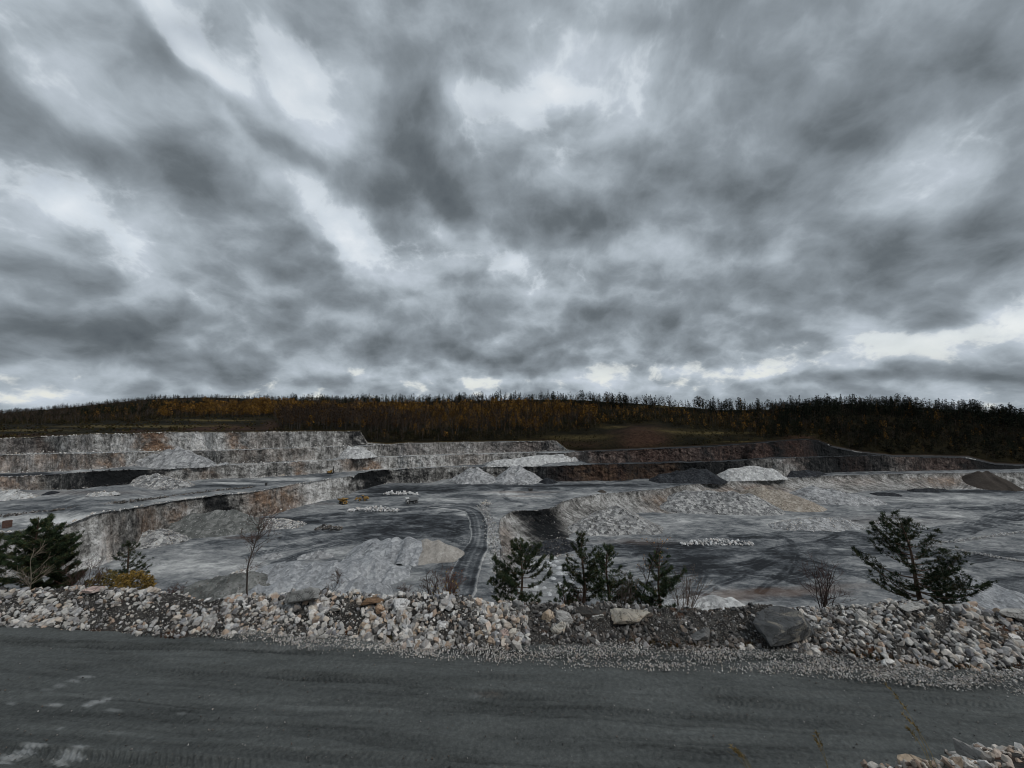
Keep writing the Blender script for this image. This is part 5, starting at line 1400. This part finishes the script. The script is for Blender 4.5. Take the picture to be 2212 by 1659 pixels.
# dry grass stalks close to the camera
def grass(x, y_base, tip, depth, label, seed, n_=7, spread=.05):
    q = np.random.default_rng(seed)
    b0 = PY(x, y_base, depth); A = Acc(); H_ = Acc()
    t0 = PY(tip[0], tip[1], depth)
    for i in range(n_):
        b = q.normal(0, spread, 3) * [1, 1, 0]
        e = (t0 - b0) * q.uniform(.55, 1.0) if i else (t0 - b0)
        e = e + (q.normal(0, .05, 3) if i else 0)
        s = np.linspace(0, 1, 9)[:, None]
        pts = b + e * s + np.array([e[0] * .25, 0, 0]) * (s ** 2 - s) + np.array([0, 0, 1]) * .10 * np.linalg.norm(e) * np.sin(s * 3.14)
        tube(A, pts, .0035, .0015, (.22, .17, .07), 3)
        if i < 3:
            k = 26; tv = q.uniform(.62, 1, k)
            pp = np.stack([np.interp(tv, s[:, 0], pts[:, j]) for j in range(3)], -1)
            tufts(H_, pp, np.tile(e / np.linalg.norm(e), (k, 1)), q, 3, .035, .007, [(.20,.14,.05),(.26,.19,.08),(.14,.10,.04)])
    root = empty('dry_grass', tuple(b0.tolist()), label=label, cat='dry grass', group='dry grass near the viewpoint')
    link('stalk', A.mesh('stalk'), MATS['leafy'], root)
    link('seed_head', H_.mesh('seed_head'), MATS['leafy'], root)
grass(1640, 1700, (1590, 1612), 5.2, 'tuft of dry yellow grass at the bottom edge', 51, 8)
grass(2030, 1690, (1918, 1478), 4.6, 'tall bent dry grass stalk in front of the road on the right', 52, 3, .03)
grass(1800, 1700, (1765, 1580), 4.6, 'thin dark stalk between the two grass tufts', 54, 2, .02)

# ------------------------------------------------------------------ wood on the hillside
def far_tree(kind, seed, n_leaf):
    """unit tree, one metre high: (trunk V,F,c), (crown V,F,c)"""
    q = np.random.default_rng(seed)
    A, N = Acc(), Acc()
    bark = {'birch': (.05,.045,.04), 'brown': (.05,.045,.04), 'conifer': (.035,.026,.02), 'larch': (.06,.045,.035), 'shrub': (.05,.04,.03)}[kind]
    top = {'birch': .93, 'brown': .96, 'conifer': .96, 'larch': .95, 'shrub': .5}[kind]
    rad0 = {'shrub': .02}.get(kind, .012)
    s = np.linspace(0, 1, 4)[:, None]
    tr = np.array([0, 0, top]) * s + q.normal(0, .012, (4, 3)) * s * [1, 1, 0]
    tube(A, tr, rad0, .004, bark, 4)
    if kind in ('birch', 'brown'):
        for i in range(7 if kind == 'brown' else 5):
            f = q.uniform(.3, .8); a = q.uniform(0, 6.28); e = np.array([math.cos(a) * .14, math.sin(a) * .14, .2])
            tube(A, np.stack([[0, 0, f], [e[0] * .6, e[1] * .6, f + .10], [e[0], e[1], f + e[2]]]), .005, .002, bark, 3)
    u = q.uniform(0, 1, n_leaf); a = q.uniform(0, 6.283, n_leaf); rr = q.uniform(0, 1, n_leaf) ** .5
    if kind == 'conifer':
        z = (.16 if seed % 2 else .42) + (.84 if seed % 2 else .58) * u; prof = .19 * np.sin(np.clip(u * .85 + .15, 0, 1) * math.pi) ** .6 + .02 if seed % 2 == 0 else .20 * (1 - u) ** .6 * (1 + .3 * np.sin(u * 38 + seed)) + .012; sz = .052 * (1.15 - u * .6)
    elif kind == 'larch':
        z = .18 + .82 * u; prof = .15 * (1 - u) ** .6 * (1 + .25 * np.sin(u * 25 + seed)) + .012; sz = .050 * (1.1 - u * .5)
    elif kind == 'shrub':
        z = 1.0 * u; prof = .62 * np.sqrt(np.clip(1 - (u * 1.0) ** 2, 0, 1)) + .05; sz = .15 + 0 * u
    elif kind == 'birch':
        z = .28 + .72 * u; prof = .21 * np.sin(np.clip(u * .92 + .08, 0, 1) * math.pi) ** .6 + .01; sz = .062 + 0 * u
    else:
        z = .36 + .64 * u; prof = .18 * np.sin(np.clip(u * .9 + .1, 0, 1) * math.pi) ** .7 + .01; sz = .048 + 0 * u
    lump = 1 + .35 * vnoise(np.stack([np.cos(a) * 2, np.sin(a) * 2, z * 6], -1), seed)
    P = np.stack([np.cos(a) * rr * prof * lump, np.sin(a) * rr * prof * lump, z], -1)
    d = q.normal(size=(n_leaf, 3)); e = q.normal(size=(n_leaf, 3))
    if kind == 'brown': d = d * .7 + [0, 0, .7]; e *= .6
    V = np.stack([P + d * sz[:, None] * .6, P + e * sz[:, None] * .6, P - (d + e) * sz[:, None] * .4], 1).reshape(-1, 3)
    cols = {'birch': [(.24,.120,.022),(.16,.080,.016),(.30,.16,.03),(.10,.052,.014),(.07,.048,.015)], 'brown': [(.060,.042,.030),(.085,.054,.034),(.038,.028,.022),(.11,.062,.03)],
            'conifer': [(.010,.016,.009),(.014,.020,.011),(.008,.012,.008),(.022,.026,.013)], 'larch': [(.19,.095,.019),(.12,.066,.016),(.26,.14,.028),(.08,.052,.014)],
            'shrub': [(.045,.040,.020),(.060,.050,.024),(.035,.030,.018),(.075,.055,.022),(.03,.032,.014)]}[kind]
    c = np.array(cols)[q.integers(0, len(cols), n_leaf)] * q.uniform(.7, 1.25, (n_leaf, 1)) * {'birch': .62, 'larch': .62, 'brown': .5, 'conifer': .6, 'shrub': .5}[kind]
    N.add(V, np.arange(len(V)).reshape(-1, 3), np.repeat(c, 3, 0))
    return A, N
KINDS_ = ('birch', 'brown', 'conifer', 'larch', 'shrub')
LIB = {k: [far_tree(k, 100 * i + 7 * j, {'conifer': 150, 'larch': 120, 'birch': 120, 'brown': 110, 'shrub': 70}[k]) for j in range(4)] for i, k in enumerate(KINDS_)}
LIBF = {k: [far_tree(k, 100 * i + 7 * j + 3, {'conifer': 80, 'larch': 64, 'birch': 64, 'brown': 60, 'shrub': 40}[k]) for j in range(3)] for i, k in enumerate(KINDS_)}
q = np.random.default_rng(500)
M = 60000
fx = q.uniform(-340, 2560, M); fs = q.uniform(0.0, 1.0, M)
fy, fd = hill_pt(fx, fs)
ylo, dlo = hill_pt(fx, np.clip(fs + .01, 0, 1)); yl2, dl2 = hill_pt(fx, np.clip(fs - .01, 0, 1))
area = (dlo - dl2) / .02 * (fd / FPX)                       # square metres per picture column and unit s
dens = area * 2900 / M                                     # square metres that one sample stands for
openY = line([(-360,922),(0,922),(250,915),(475,904),(590,903),(605,931),(700,933),(790,934),(800,962),(830,960),(878,957),(1000,955),(1140,953),(1180,942),(1260,934),(1320,918),(1440,917),(1490,928),(1560,930),(1600,940),(1690,950),(1770,944),(1800,980),(1900,981),(1930,984),(2100,986),(2120,1006),(2600,1005)])
rY = ridgeY(fx)
fx0, fy0 = fx, fy
fx = fx0 + 150 * fbm(np.stack([fx0 / 45, fy0 / 9, 0 * fx0], -1), 1, 4, 81) ; fy = fy0 + 9 * fbm(np.stack([fx0 / 40, fy0 / 12, 0 * fx0], -1), 1, 4, 82)
rel = fy0 - rY + 5 * fbm(np.stack([fx0 / 30, 0 * fx0, 0 * fx0], -1), 1, 3, 83)
clump = fbm(np.stack([fx / 60, fy / 10, 0 * fx], -1), 1, 4, 71)
clump2 = fbm(np.stack([fx / 28, fy / 6, 0 * fx], -1), 1, 3, 75)
kind = np.full(M, 4); ht = np.full(M, 3.5); per = np.full(M, 16.0)
u = q.uniform(0, 1, M)
def put(m, table, perm):
    """table: (kind, share, height)"""
    tot = sum(t[1] for t in table); acc_ = 0
    for k, sh, h in table:
        mm = m & (u >= acc_ / tot) & (u < (acc_ + sh) / tot + 1e-9)
        kind[mm] = k; ht[mm] = h; acc_ += sh
    per[m] = perm
ALL = np.ones(M, bool)
put(ALL, [(4, .7, 3.6), (1, .2, 7), (2, .1, 8)], 14)
put(fx < 600, [(4, .5, 4.0), (1, .38, 8.5), (2, .10, 9), (3, .02, 9)], 16)
put((fx < 600) & (rel < 16), [(1, .75, 9), (2, .22, 10), (3, .03, 9)], 26)
put((fx > 150) & (fx < 640) & (rel > 16) & (rel < 34) & (clump > -.05), [(2, .75, 13), (3, .20, 13), (0, .05, 11)], 26)
put((fx > 390) & (fx < 640) & (fy > 876) & (fy < 902) & (clump2 > -.45), [(0, .5, 13), (3, .35, 13), (1, .15, 12)], 22)
put((fx >= 600) & (fx < 1300) & (rel >= 14) & (fy < 934), [(0, .16, 12.5), (3, .14, 13), (1, .50, 13.5), (2, .12, 11), (4, .08, 4)], 20)
put((fx >= 590) & (fx < 1330) & (rel >= 13) & (fy < 902) & (clump > -.25), [(0, .45, 12.5), (3, .35, 13), (1, .15, 13), (2, .05, 12)], 22)
put((fx >= 600) & (fx < 900) & (fy >= 905) & (fy < 940), [(1, .72, 16), (0, .08, 13), (4, .15, 4), (2, .05, 9)], 18)
put((fx >= 1080) & (fx < 1330) & (fy >= 908) & (fy < 945), [(1, .5, 15), (0, .22, 13), (4, .2, 4.5), (2, .08, 9)], 19)
put((fx >= 780) & (fx < 1180) & (fy >= 934), [(4, .55, 4.5), (1, .25, 9), (2, .16, 8), (0, .04, 8)], 13)
put((fx >= 1240) & (fx < 1760) & (rel >= 5), [(4, .60, 4.2), (1, .14, 9), (2, .12, 7), (0, .08, 9), (3, .06, 8)], 13)
put((fx >= 1300) & (fx < 1640) & (rel >= 5) & (rel < 20) & (clump2 > -.2), [(3, .6, 7), (0, .2, 7), (2, .2, 6)], 16)
put((fx >= 1690), [(4, .46, 4.6), (2, .38, 13), (1, .13, 10), (0, .03, 10)], 14)
put((fx >= 1640) & (rel < 34) & (rel > 6), [(2, .86, 18), (3, .05, 16), (1, .09, 14)], 26)
put((fx > 1690) & (clump2 > .42), [(3, .35, 12), (1, .45, 12), (4, .2, 5)], 20)
put((fx > 640) & (rel < 13), [(2, .80, 15), (3, .08, 14), (1, .12, 13)], 24)
put((fx > 1180) & (rel < 9), [(2, .70, 16.5), (1, .14, 15), (3, .08, 15), (4, .08, 4)], 20)
put((fx > 1380) & (fx < 1600) & (rel < 7), [(2, .6, 17), (1, .35, 16), (3, .05, 16)], 48)
keep = (q.uniform(0, 1, M) < dens / per) & ((fy0 < openY(fx0) - 3 + 10 * clump2) | ((kind == 4) & (clump2 > -.1) & (fx0 > 1100) & (np.hypot((fx0 - 1385) / 60, (fy0 - 950) / 26) > 1)) | ((u > .8) & (kind == 4))) & (fs < .992)
# a thin line along the crest so that the sky shows between the trunks
fx, fy = fx0, fy0
ht = np.where((fy > openY(fx)), np.minimum(ht, 1.9), ht)
idx = np.nonzero(keep)[0]
fx, fs, fy, fd, kind, ht = (a[idx] for a in (fx, fs, fy, fd, kind, ht))
ht = ht * q.uniform(.60, 1.18, len(ht)) * (1 + .35 * fbm(np.stack([fx / 18, fy / 6, 0 * fx], -1), 1, 3, 88))
pos = PY(fx, fy, fd); pos[:, 2] -= .3
app = ht / fd
vis = (fx > -40) & (fx < 2250)
solo = np.zeros(len(fx), bool)
for k, nmax in enumerate((230, 230, 230, 150, 230)):
    c = np.nonzero((kind == k) & vis)[0]
    solo[c[np.argsort(-app[c])][:nmax]] = True
print('trees', len(fx), [int((kind == k).sum()) for k in range(5)])
NAMES = {0: ('birch_tree', 'golden autumn birch', 'birch tree'), 1: ('bare_birch', 'thin brown birch', 'birch tree'), 2: ('conifer_tree', 'dark green conifer', 'conifer'), 3: ('larch_tree', 'ochre autumn larch', 'larch tree'), 4: ('shrub', 'low dull brown green shrub', 'shrub')}
PROTO = {}
SPOT_X = [160, 300, 450, 600, 720, 840, 960, 1090, 1210, 1330, 1450, 1570, 1690, 1810, 1930, 2060]
SPOTS = ['at the far left end', 'left of the broad gravel heap', 'above the broad gravel heap', 'right of the broad gravel heap', 'left of the tracked machine', 'above the flat topped pale heap', 'left of the two gravel cones',
 'above the left gravel cone', 'above the right gravel cone', 'left of the brown spoil mound', 'behind the brown spoil mound', 'above the black rubble heap', 'above the large pale grey heap', 'above the end of the red face', 'above the dark bench end', 'above the red right face', 'at the far right end']
for k in range(5):
    for j, (A, N) in enumerate(LIB[KINDS_[k]]):
        a, b = A.mesh('trunk'), N.mesh('crown')
        a.materials.append(MATS['bark']); b.materials.append(MATS['leafy'])
        PROTO[k, j] = (a, b)
for i in np.nonzero(solo)[0]:
    k = int(kind[i]); nm, lb, ct = NAMES[k]
    spot = SPOTS[int(np.searchsorted(SPOT_X, fx[i]))]
    row = 'on the ridge' if fs[i] > .9 else ('high up the slope' if fs[i] > .6 else ('halfway up the slope' if fs[i] > .3 else 'low on the slope'))
    where = row + ' ' + spot
    o = empty(nm, tuple(pos[i].tolist()), label=lb + ' ' + where, cat=ct, group=lb + ' group ' + where, scale=float(ht[i]), rot=(0, 0, float(q.uniform(0, 6.28))))
    a, b = PROTO[k, int(q.integers(4))]
    for part, me in (('trunk', a), ('crown', b)):
        c = bpy.data.objects.new(part, me); COL.objects.link(c); c.parent = o
Fst = Acc()
rest = np.nonzero(~solo)[0]
for k in range(5):
    for j, (A, N) in enumerate(LIBF[KINDS_[k]]):
        ii = rest[(kind[rest] == k)]; ii = ii[j::3]
        if not len(ii): continue
        V = np.concatenate(A.V + N.V); F_ = []; off = 0
        F_ = np.concatenate(A.F + [f + A.n for f in N.F]); C_ = np.concatenate(A.C + N.C)
        an = q.uniform(0, 6.28, len(ii)); ca, sa = np.cos(an), np.sin(an)
        h = ht[ii][:, None]
        W = np.stack([(V[None, :, 0] * ca[:, None] - V[None, :, 1] * sa[:, None]) * h + pos[ii, 0][:, None], (V[None, :, 0] * sa[:, None] + V[None, :, 1] * ca[:, None]) * h + pos[ii, 1][:, None], V[None, :, 2] * h + pos[ii, 2][:, None]], -1)
        FF = (F_[None] + (np.arange(len(ii)) * len(V))[:, None, None]).reshape(-1, 3)
        CC = (C_[None] * (q.uniform(.3, 1.5, len(ii)) * np.interp(fx[ii], [1500, 1800], [1, .7]))[:, None, None]).reshape(-1, 3)
        Fst.add(W.reshape(-1, 3), FF, CC)
link('forest', Fst.mesh('forest'), MATS['leafy'], kind='stuff', label='rest of the mixed autumn wood covering the hillside', cat='forest')

# ------------------------------------------------------------------ machines in the pit
def m_paint(t, b):
    p = t.new('ShaderNodeTexCoord').outputs['Object']
    n = t.noise(p, 1.4, 5, .65)
    return t.mix(t.range(n, .45, .75, 0, .65), attc(t, 'tint'), (.13, .12, .11))
mat('paint', m_paint, .55, .4)
YEL, BLK, GRY, LGT, GLS, TYR = (.29,.16,.03), (.02,.02,.02), (.16,.165,.17), (.62,.62,.60), (.02,.025,.03), (.016,.016,.017)
def hexa(A, pts, c):
    """eight corners: bottom four (counter-clockwise), top four"""
    F = [(0,3,2),(0,2,1),(4,5,6),(4,6,7)]
    for i in range(4):
        j = (i + 1) % 4; F += [(i, j, j + 4), (i, j + 4, i + 4)]
    A.add(pts, F, c)
def box(A, c, s, col, taper=(1, 1), shift=(0, 0)):
    x, y, z = c; a, b, h = s[0] / 2, s[1] / 2, s[2] / 2
    lo = [(x - a, y - b, z - h), (x + a, y - b, z - h), (x + a, y + b, z - h), (x - a, y + b, z - h)]
    hi = [(x + shift[0] - a * taper[0], y - b * taper[1], z + h), (x + shift[0] + a * taper[0], y - b * taper[1], z + h), (x + shift[0] + a * taper[0], y + b * taper[1], z + h), (x + shift[0] - a * taper[0], y + b * taper[1], z + h)]
    hexa(A, lo + hi, col)
def disc(A, c, r, w, col, k=20, r2=None):
    an = np.arange(k) * 2 * math.pi / k
    ring = lambda rr, y: np.stack([c[0] + rr * np.cos(an), np.full(k, c[1] + y), c[2] + rr * np.sin(an)], -1)
    r2 = r * .93 if r2 is None else r2
    V = np.concatenate([ring(r2, -w / 2), ring(r, -w * .36), ring(r, w * .36), ring(r2, w / 2), [[c[0], c[1] - w / 2, c[2]], [c[0], c[1] + w / 2, c[2]]]])
    i = np.arange(k); j = (i + 1) % k; F = []
    for s in range(3):
        F += list(zip(s * k + i, s * k + j, (s + 1) * k + j)) + list(zip(s * k + i, (s + 1) * k + j, (s + 1) * k + i))
    F += list(zip(j, i, np.full(k, 4 * k))) + list(zip(3 * k + i, 3 * k + j, np.full(k, 4 * k + 1)))
    A.add(V, np.array(F), col)
def part(name, parent, build, m='paint'):
    A = Acc(); build(A)
    return link(name, A.mesh(name), MATS[m], parent)
def wheel(parent, c, r, w, rim):
    o = part('wheel', parent, lambda A: disc(A, (0, 0, 0), r, w, TYR))
    o.location = c
    part('rim', o, lambda A: disc(A, (0, 0, 0), r * .52, w * 1.06, rim, 14))
    return o
def place(root, x, y, lev, heading, s=1.0):
    p = PD(x, y, lev)
    root.location = tuple(p.tolist()); root.rotation_euler = (0, 0, heading); root.scale = (s,) * 3
def dump_truck(body, cabc, label, canopy):
    t = empty('dump_truck', label=label, cat='dump truck')
    part('chassis', t, lambda A: (box(A, (0, 0, 1.35), (7.6, 1.5, .6), BLK), box(A, (3.5, 0, 1.1), (.9, 3.4, .8), body), box(A, (-2.6, 0, 1.0), (.7, 2.9, .5), BLK)))
    def bed(A):
        hexa(A, [(-5.0,-1.7,2.55),(1.4,-1.7,1.85),(1.4,1.7,1.85),(-5.0,1.7,2.55),(-5.0,-1.7,2.75),(1.4,-1.7,2.05),(1.4,1.7,2.05),(-5.0,1.7,2.75)], body)
        for s in (-1, 1):
            y0, y1 = s * 1.7, s * 1.9
            if s < 0: y0, y1 = y1, y0
            hexa(A, [(-5.0,y0,2.6),(1.6,y0,1.9),(1.6,y1,1.9),(-5.0,y1,2.6),(-5.0,y0,3.35),(1.8,y0,3.9),(1.8,y1,3.9),(-5.0,y1,3.35)], body)
            for k in range(4): box(A, (-3.6 + k * 1.5, s * 1.96, 2.95), (.22, .14, 1.1), body)
        hexa(A, [(1.4,-1.9,1.9),(1.6,-1.9,1.9),(1.6,1.9,1.9),(1.4,1.9,1.9),(1.75,-1.9,3.95),(1.95,-1.9,3.95),(1.95,1.9,3.95),(1.75,1.9,3.95)], body)
    part('dump_bed', t, bed)
    part('canopy', t, lambda A: box(A, (3.0, 0, 4.0), (2.5, 3.8, .18), canopy))
    c = part('cab', t, lambda A: box(A, (2.75, .75, 2.75), (1.5, 1.5, 1.7), cabc, (.88, .95)))
    part('window', c, lambda A: (box(A, (3.49, .75, 3.0), (.06, 1.2, .75), GLS), box(A, (2.75, 1.5, 3.0), (1.1, .06, .75), GLS)))
    part('hood', t, lambda A: (box(A, (3.2, -.7, 2.0), (1.8, 1.3, 1.1), body), box(A, (3.0, 0, 1.75), (2.2, 3.3, .2), body)))
    part('grille', t, lambda A: box(A, (4.13, -.55, 1.8), (.06, 1.2, .9), BLK))
    for s in (-1, 1):
        part('headlight', t, lambda A, s=s: box(A, (3.98, s * 1.35, 1.25), (.08, .4, .28), LGT))
        part('ladder', t, lambda A, s=s: [box(A, (4.05 + .12 * k, s * .95, 1.55 - k * .28), (.1, .5, .06), BLK) for k in range(4)])
        wheel(t, (2.55, s * 1.55, .95), .95, .7, body)
        wheel(t, (-1.75, s * 1.35, .95), .95, 1.15, body)
    return t
t1 = dump_truck(YEL, YEL, 'yellow dump truck parked left of the wheel loader', YEL)
place(t1, 741, 1088, L_C, R(-42), .95)
t2 = dump_truck(GRY, LGT, 'grey dump truck with a white cab roof on the main floor', LGT)
for s in (-1, 1): wheel(t2, (-3.6, s * 1.35, .95), .95, 1.1, GRY)
place(t2, 889, 1087, L_C, R(180 + 24), .95)
w = empty('wheel_loader', label='yellow wheel loader beside the yellow dump truck', cat='wheel loader')
part('front_frame', w, lambda A: (box(A, (1.6, 0, 1.5), (1.9, 1.1, .9), YEL), box(A, (1.7, 0, 2.2), (.6, .9, .9), YEL)))
part('rear_body', w, lambda A: (box(A, (-1.9, 0, 1.45), (3.6, 1.6, .8), BLK), box(A, (-2.3, 0, 2.35), (3.0, 1.7, 1.2), YEL, (.94, .9)), box(A, (-4.0, 0, 1.7), (.6, 2.2, 1.0), YEL)))
c = part('cab', w, lambda A: (box(A, (-.25, 0, 2.9), (1.5, 1.5, 1.7), BLK, (.85, .9)), box(A, (-.25, 0, 3.8), (1.6, 1.6, .14), YEL)))
part('window', c, lambda A: (box(A, (.47, 0, 3.05), (.1, 1.2, .9), GLS), box(A, (-.25, .76, 3.05), (1.1, .06, .9), GLS), box(A, (-.25, -.76, 3.05), (1.1, .06, .9), GLS)))
for s in (-1, 1):
    part('lift_arm', w, lambda A, s=s: hexa(A, [(1.5,s*.55-.12,2.3),(3.8,s*.55-.12,1.5),(3.8,s*.55+.12,1.5),(1.5,s*.55+.12,2.3),(1.5,s*.55-.12,2.75),(3.8,s*.55-.12,1.9),(3.8,s*.55+.12,1.9),(1.5,s*.55+.12,2.75)], YEL))
    wheel(w, (1.7, s * 1.25, .9), .9, .7, YEL); wheel(w, (-1.9, s * 1.25, .9), .9, .7, YEL)
def bucket(A):
    hexa(A, [(3.6,-1.6,1.3),(5.3,-1.6,1.35),(5.3,1.6,1.35),(3.6,1.6,1.3),(3.6,-1.6,1.5),(5.3,-1.6,1.42),(5.3,1.6,1.42),(3.6,1.6,1.5)], GRY)
    hexa(A, [(3.5,-1.6,1.4),(3.7,-1.6,1.4),(3.7,1.6,1.4),(3.5,1.6,1.4),(3.9,-1.6,2.8),(4.1,-1.6,2.8),(4.1,1.6,2.8),(3.9,1.6,2.8)], YEL)
    for s in (-1, 1):
        y0 = s * 1.6
        hexa(A, [(3.6,y0-.06,1.35),(5.3,y0-.06,1.35),(5.3,y0+.06,1.35),(3.6,y0+.06,1.35),(3.9,y0-.06,2.7),(4.3,y0-.06,2.7),(4.3,y0+.06,2.7),(3.9,y0+.06,2.7)], YEL)
part('bucket', w, bucket)
part('exhaust', w, lambda A: box(A, (-1.9, .4, 3.3), (.16, .16, .8), BLK))
place(w, 783, 1082, L_C, R(180 + 12), .98)
e = empty('drill_rig', label='small yellow tracked machine with a black upright arm on the left ledge', cat='excavator')
for s in (-1, 1):
    def trk(A, s=s):
        box(A, (0, s * 1.05, .45), (3.6, .55, .9), BLK, (.86, 1)); disc(A, (1.55, s * 1.05, .45), .45, .56, BLK); disc(A, (-1.55, s * 1.05, .45), .45, .56, BLK)
    part('track', e, trk)
part('body', e, lambda A: (box(A, (-.6, 0, 1.55), (3.0, 2.3, 1.1), YEL, (.95, .92)), box(A, (-1.9, 0, 1.5), (.7, 2.3, 1.2), BLK)))
c = part('cab', e, lambda A: box(A, (.65, .6, 2.0), (1.3, 1.0, 1.5), YEL, (.85, .95)))
part('window', c, lambda A: (box(A, (1.26, .6, 2.2), (.08, .8, .8), GLS), box(A, (.65, 1.1, 2.2), (.9, .05, .8), GLS)))
part('boom', e, lambda A: hexa(A, [(.9,-.7,1.5),(1.3,-.7,1.4),(1.3,-.35,1.4),(.9,-.35,1.5),(3.0,-.7,4.4),(3.4,-.7,4.2),(3.4,-.35,4.2),(3.0,-.35,4.4)], YEL))
part('arm', e, lambda A: (hexa(A, [(2.9,-.75,1.4),(3.5,-.75,1.4),(3.5,-.3,1.4),(2.9,-.3,1.4),(3.0,-.7,6.2),(3.3,-.7,6.2),(3.3,-.35,6.2),(3.0,-.35,6.2)], BLK), box(A, (3.3, -.52, 1.2), (.9, .6, .9), BLK), box(A, (2.75, -.52, 3.6), (.2, .4, 1.6), BLK)))
place(e, 713, 1023.5, A_(713), R(-8), 1.0)
# boxes and drums standing about
def crate(x, y, lev, s, col, label, name, cat):
    t = empty(name, label=label, cat=cat)
    def body(A):
        box(A, (0, 0, s[2] / 2), s, col)
        for k in (.12, .5, .88): box(A, (0, 0, s[2] * k), (s[0] * 1.05, s[1] * 1.05, s[2] * .05), tuple(v * .7 for v in col))
    part('shell', t, body)
    part('lid', t, lambda A: box(A, (0, 0, s[2] + .04), (s[0] * .9, s[1] * .9, .1), tuple(v * .8 for v in col)))
    place(t, x, y, lev, R(14))
crate(15, 1140, A_(15), (1.9, 1.9, 2.9), (.10, .045, .03), 'rusty brown box standing at the left edge of the ledge', 'rusty_tank', 'tank')
crate(575, 1049, A_(575), (1.1, 1.1, 1.9), (.03, .03, .03), 'small dark drum standing on the left ledge near the tracked machine', 'dark_drum', 'drum')
crate(1146, 1059.5, L_C, (2.8, 2.2, 1.6), (.02, .02, .022), 'small black box on the main floor right of centre', 'black_box', 'box')
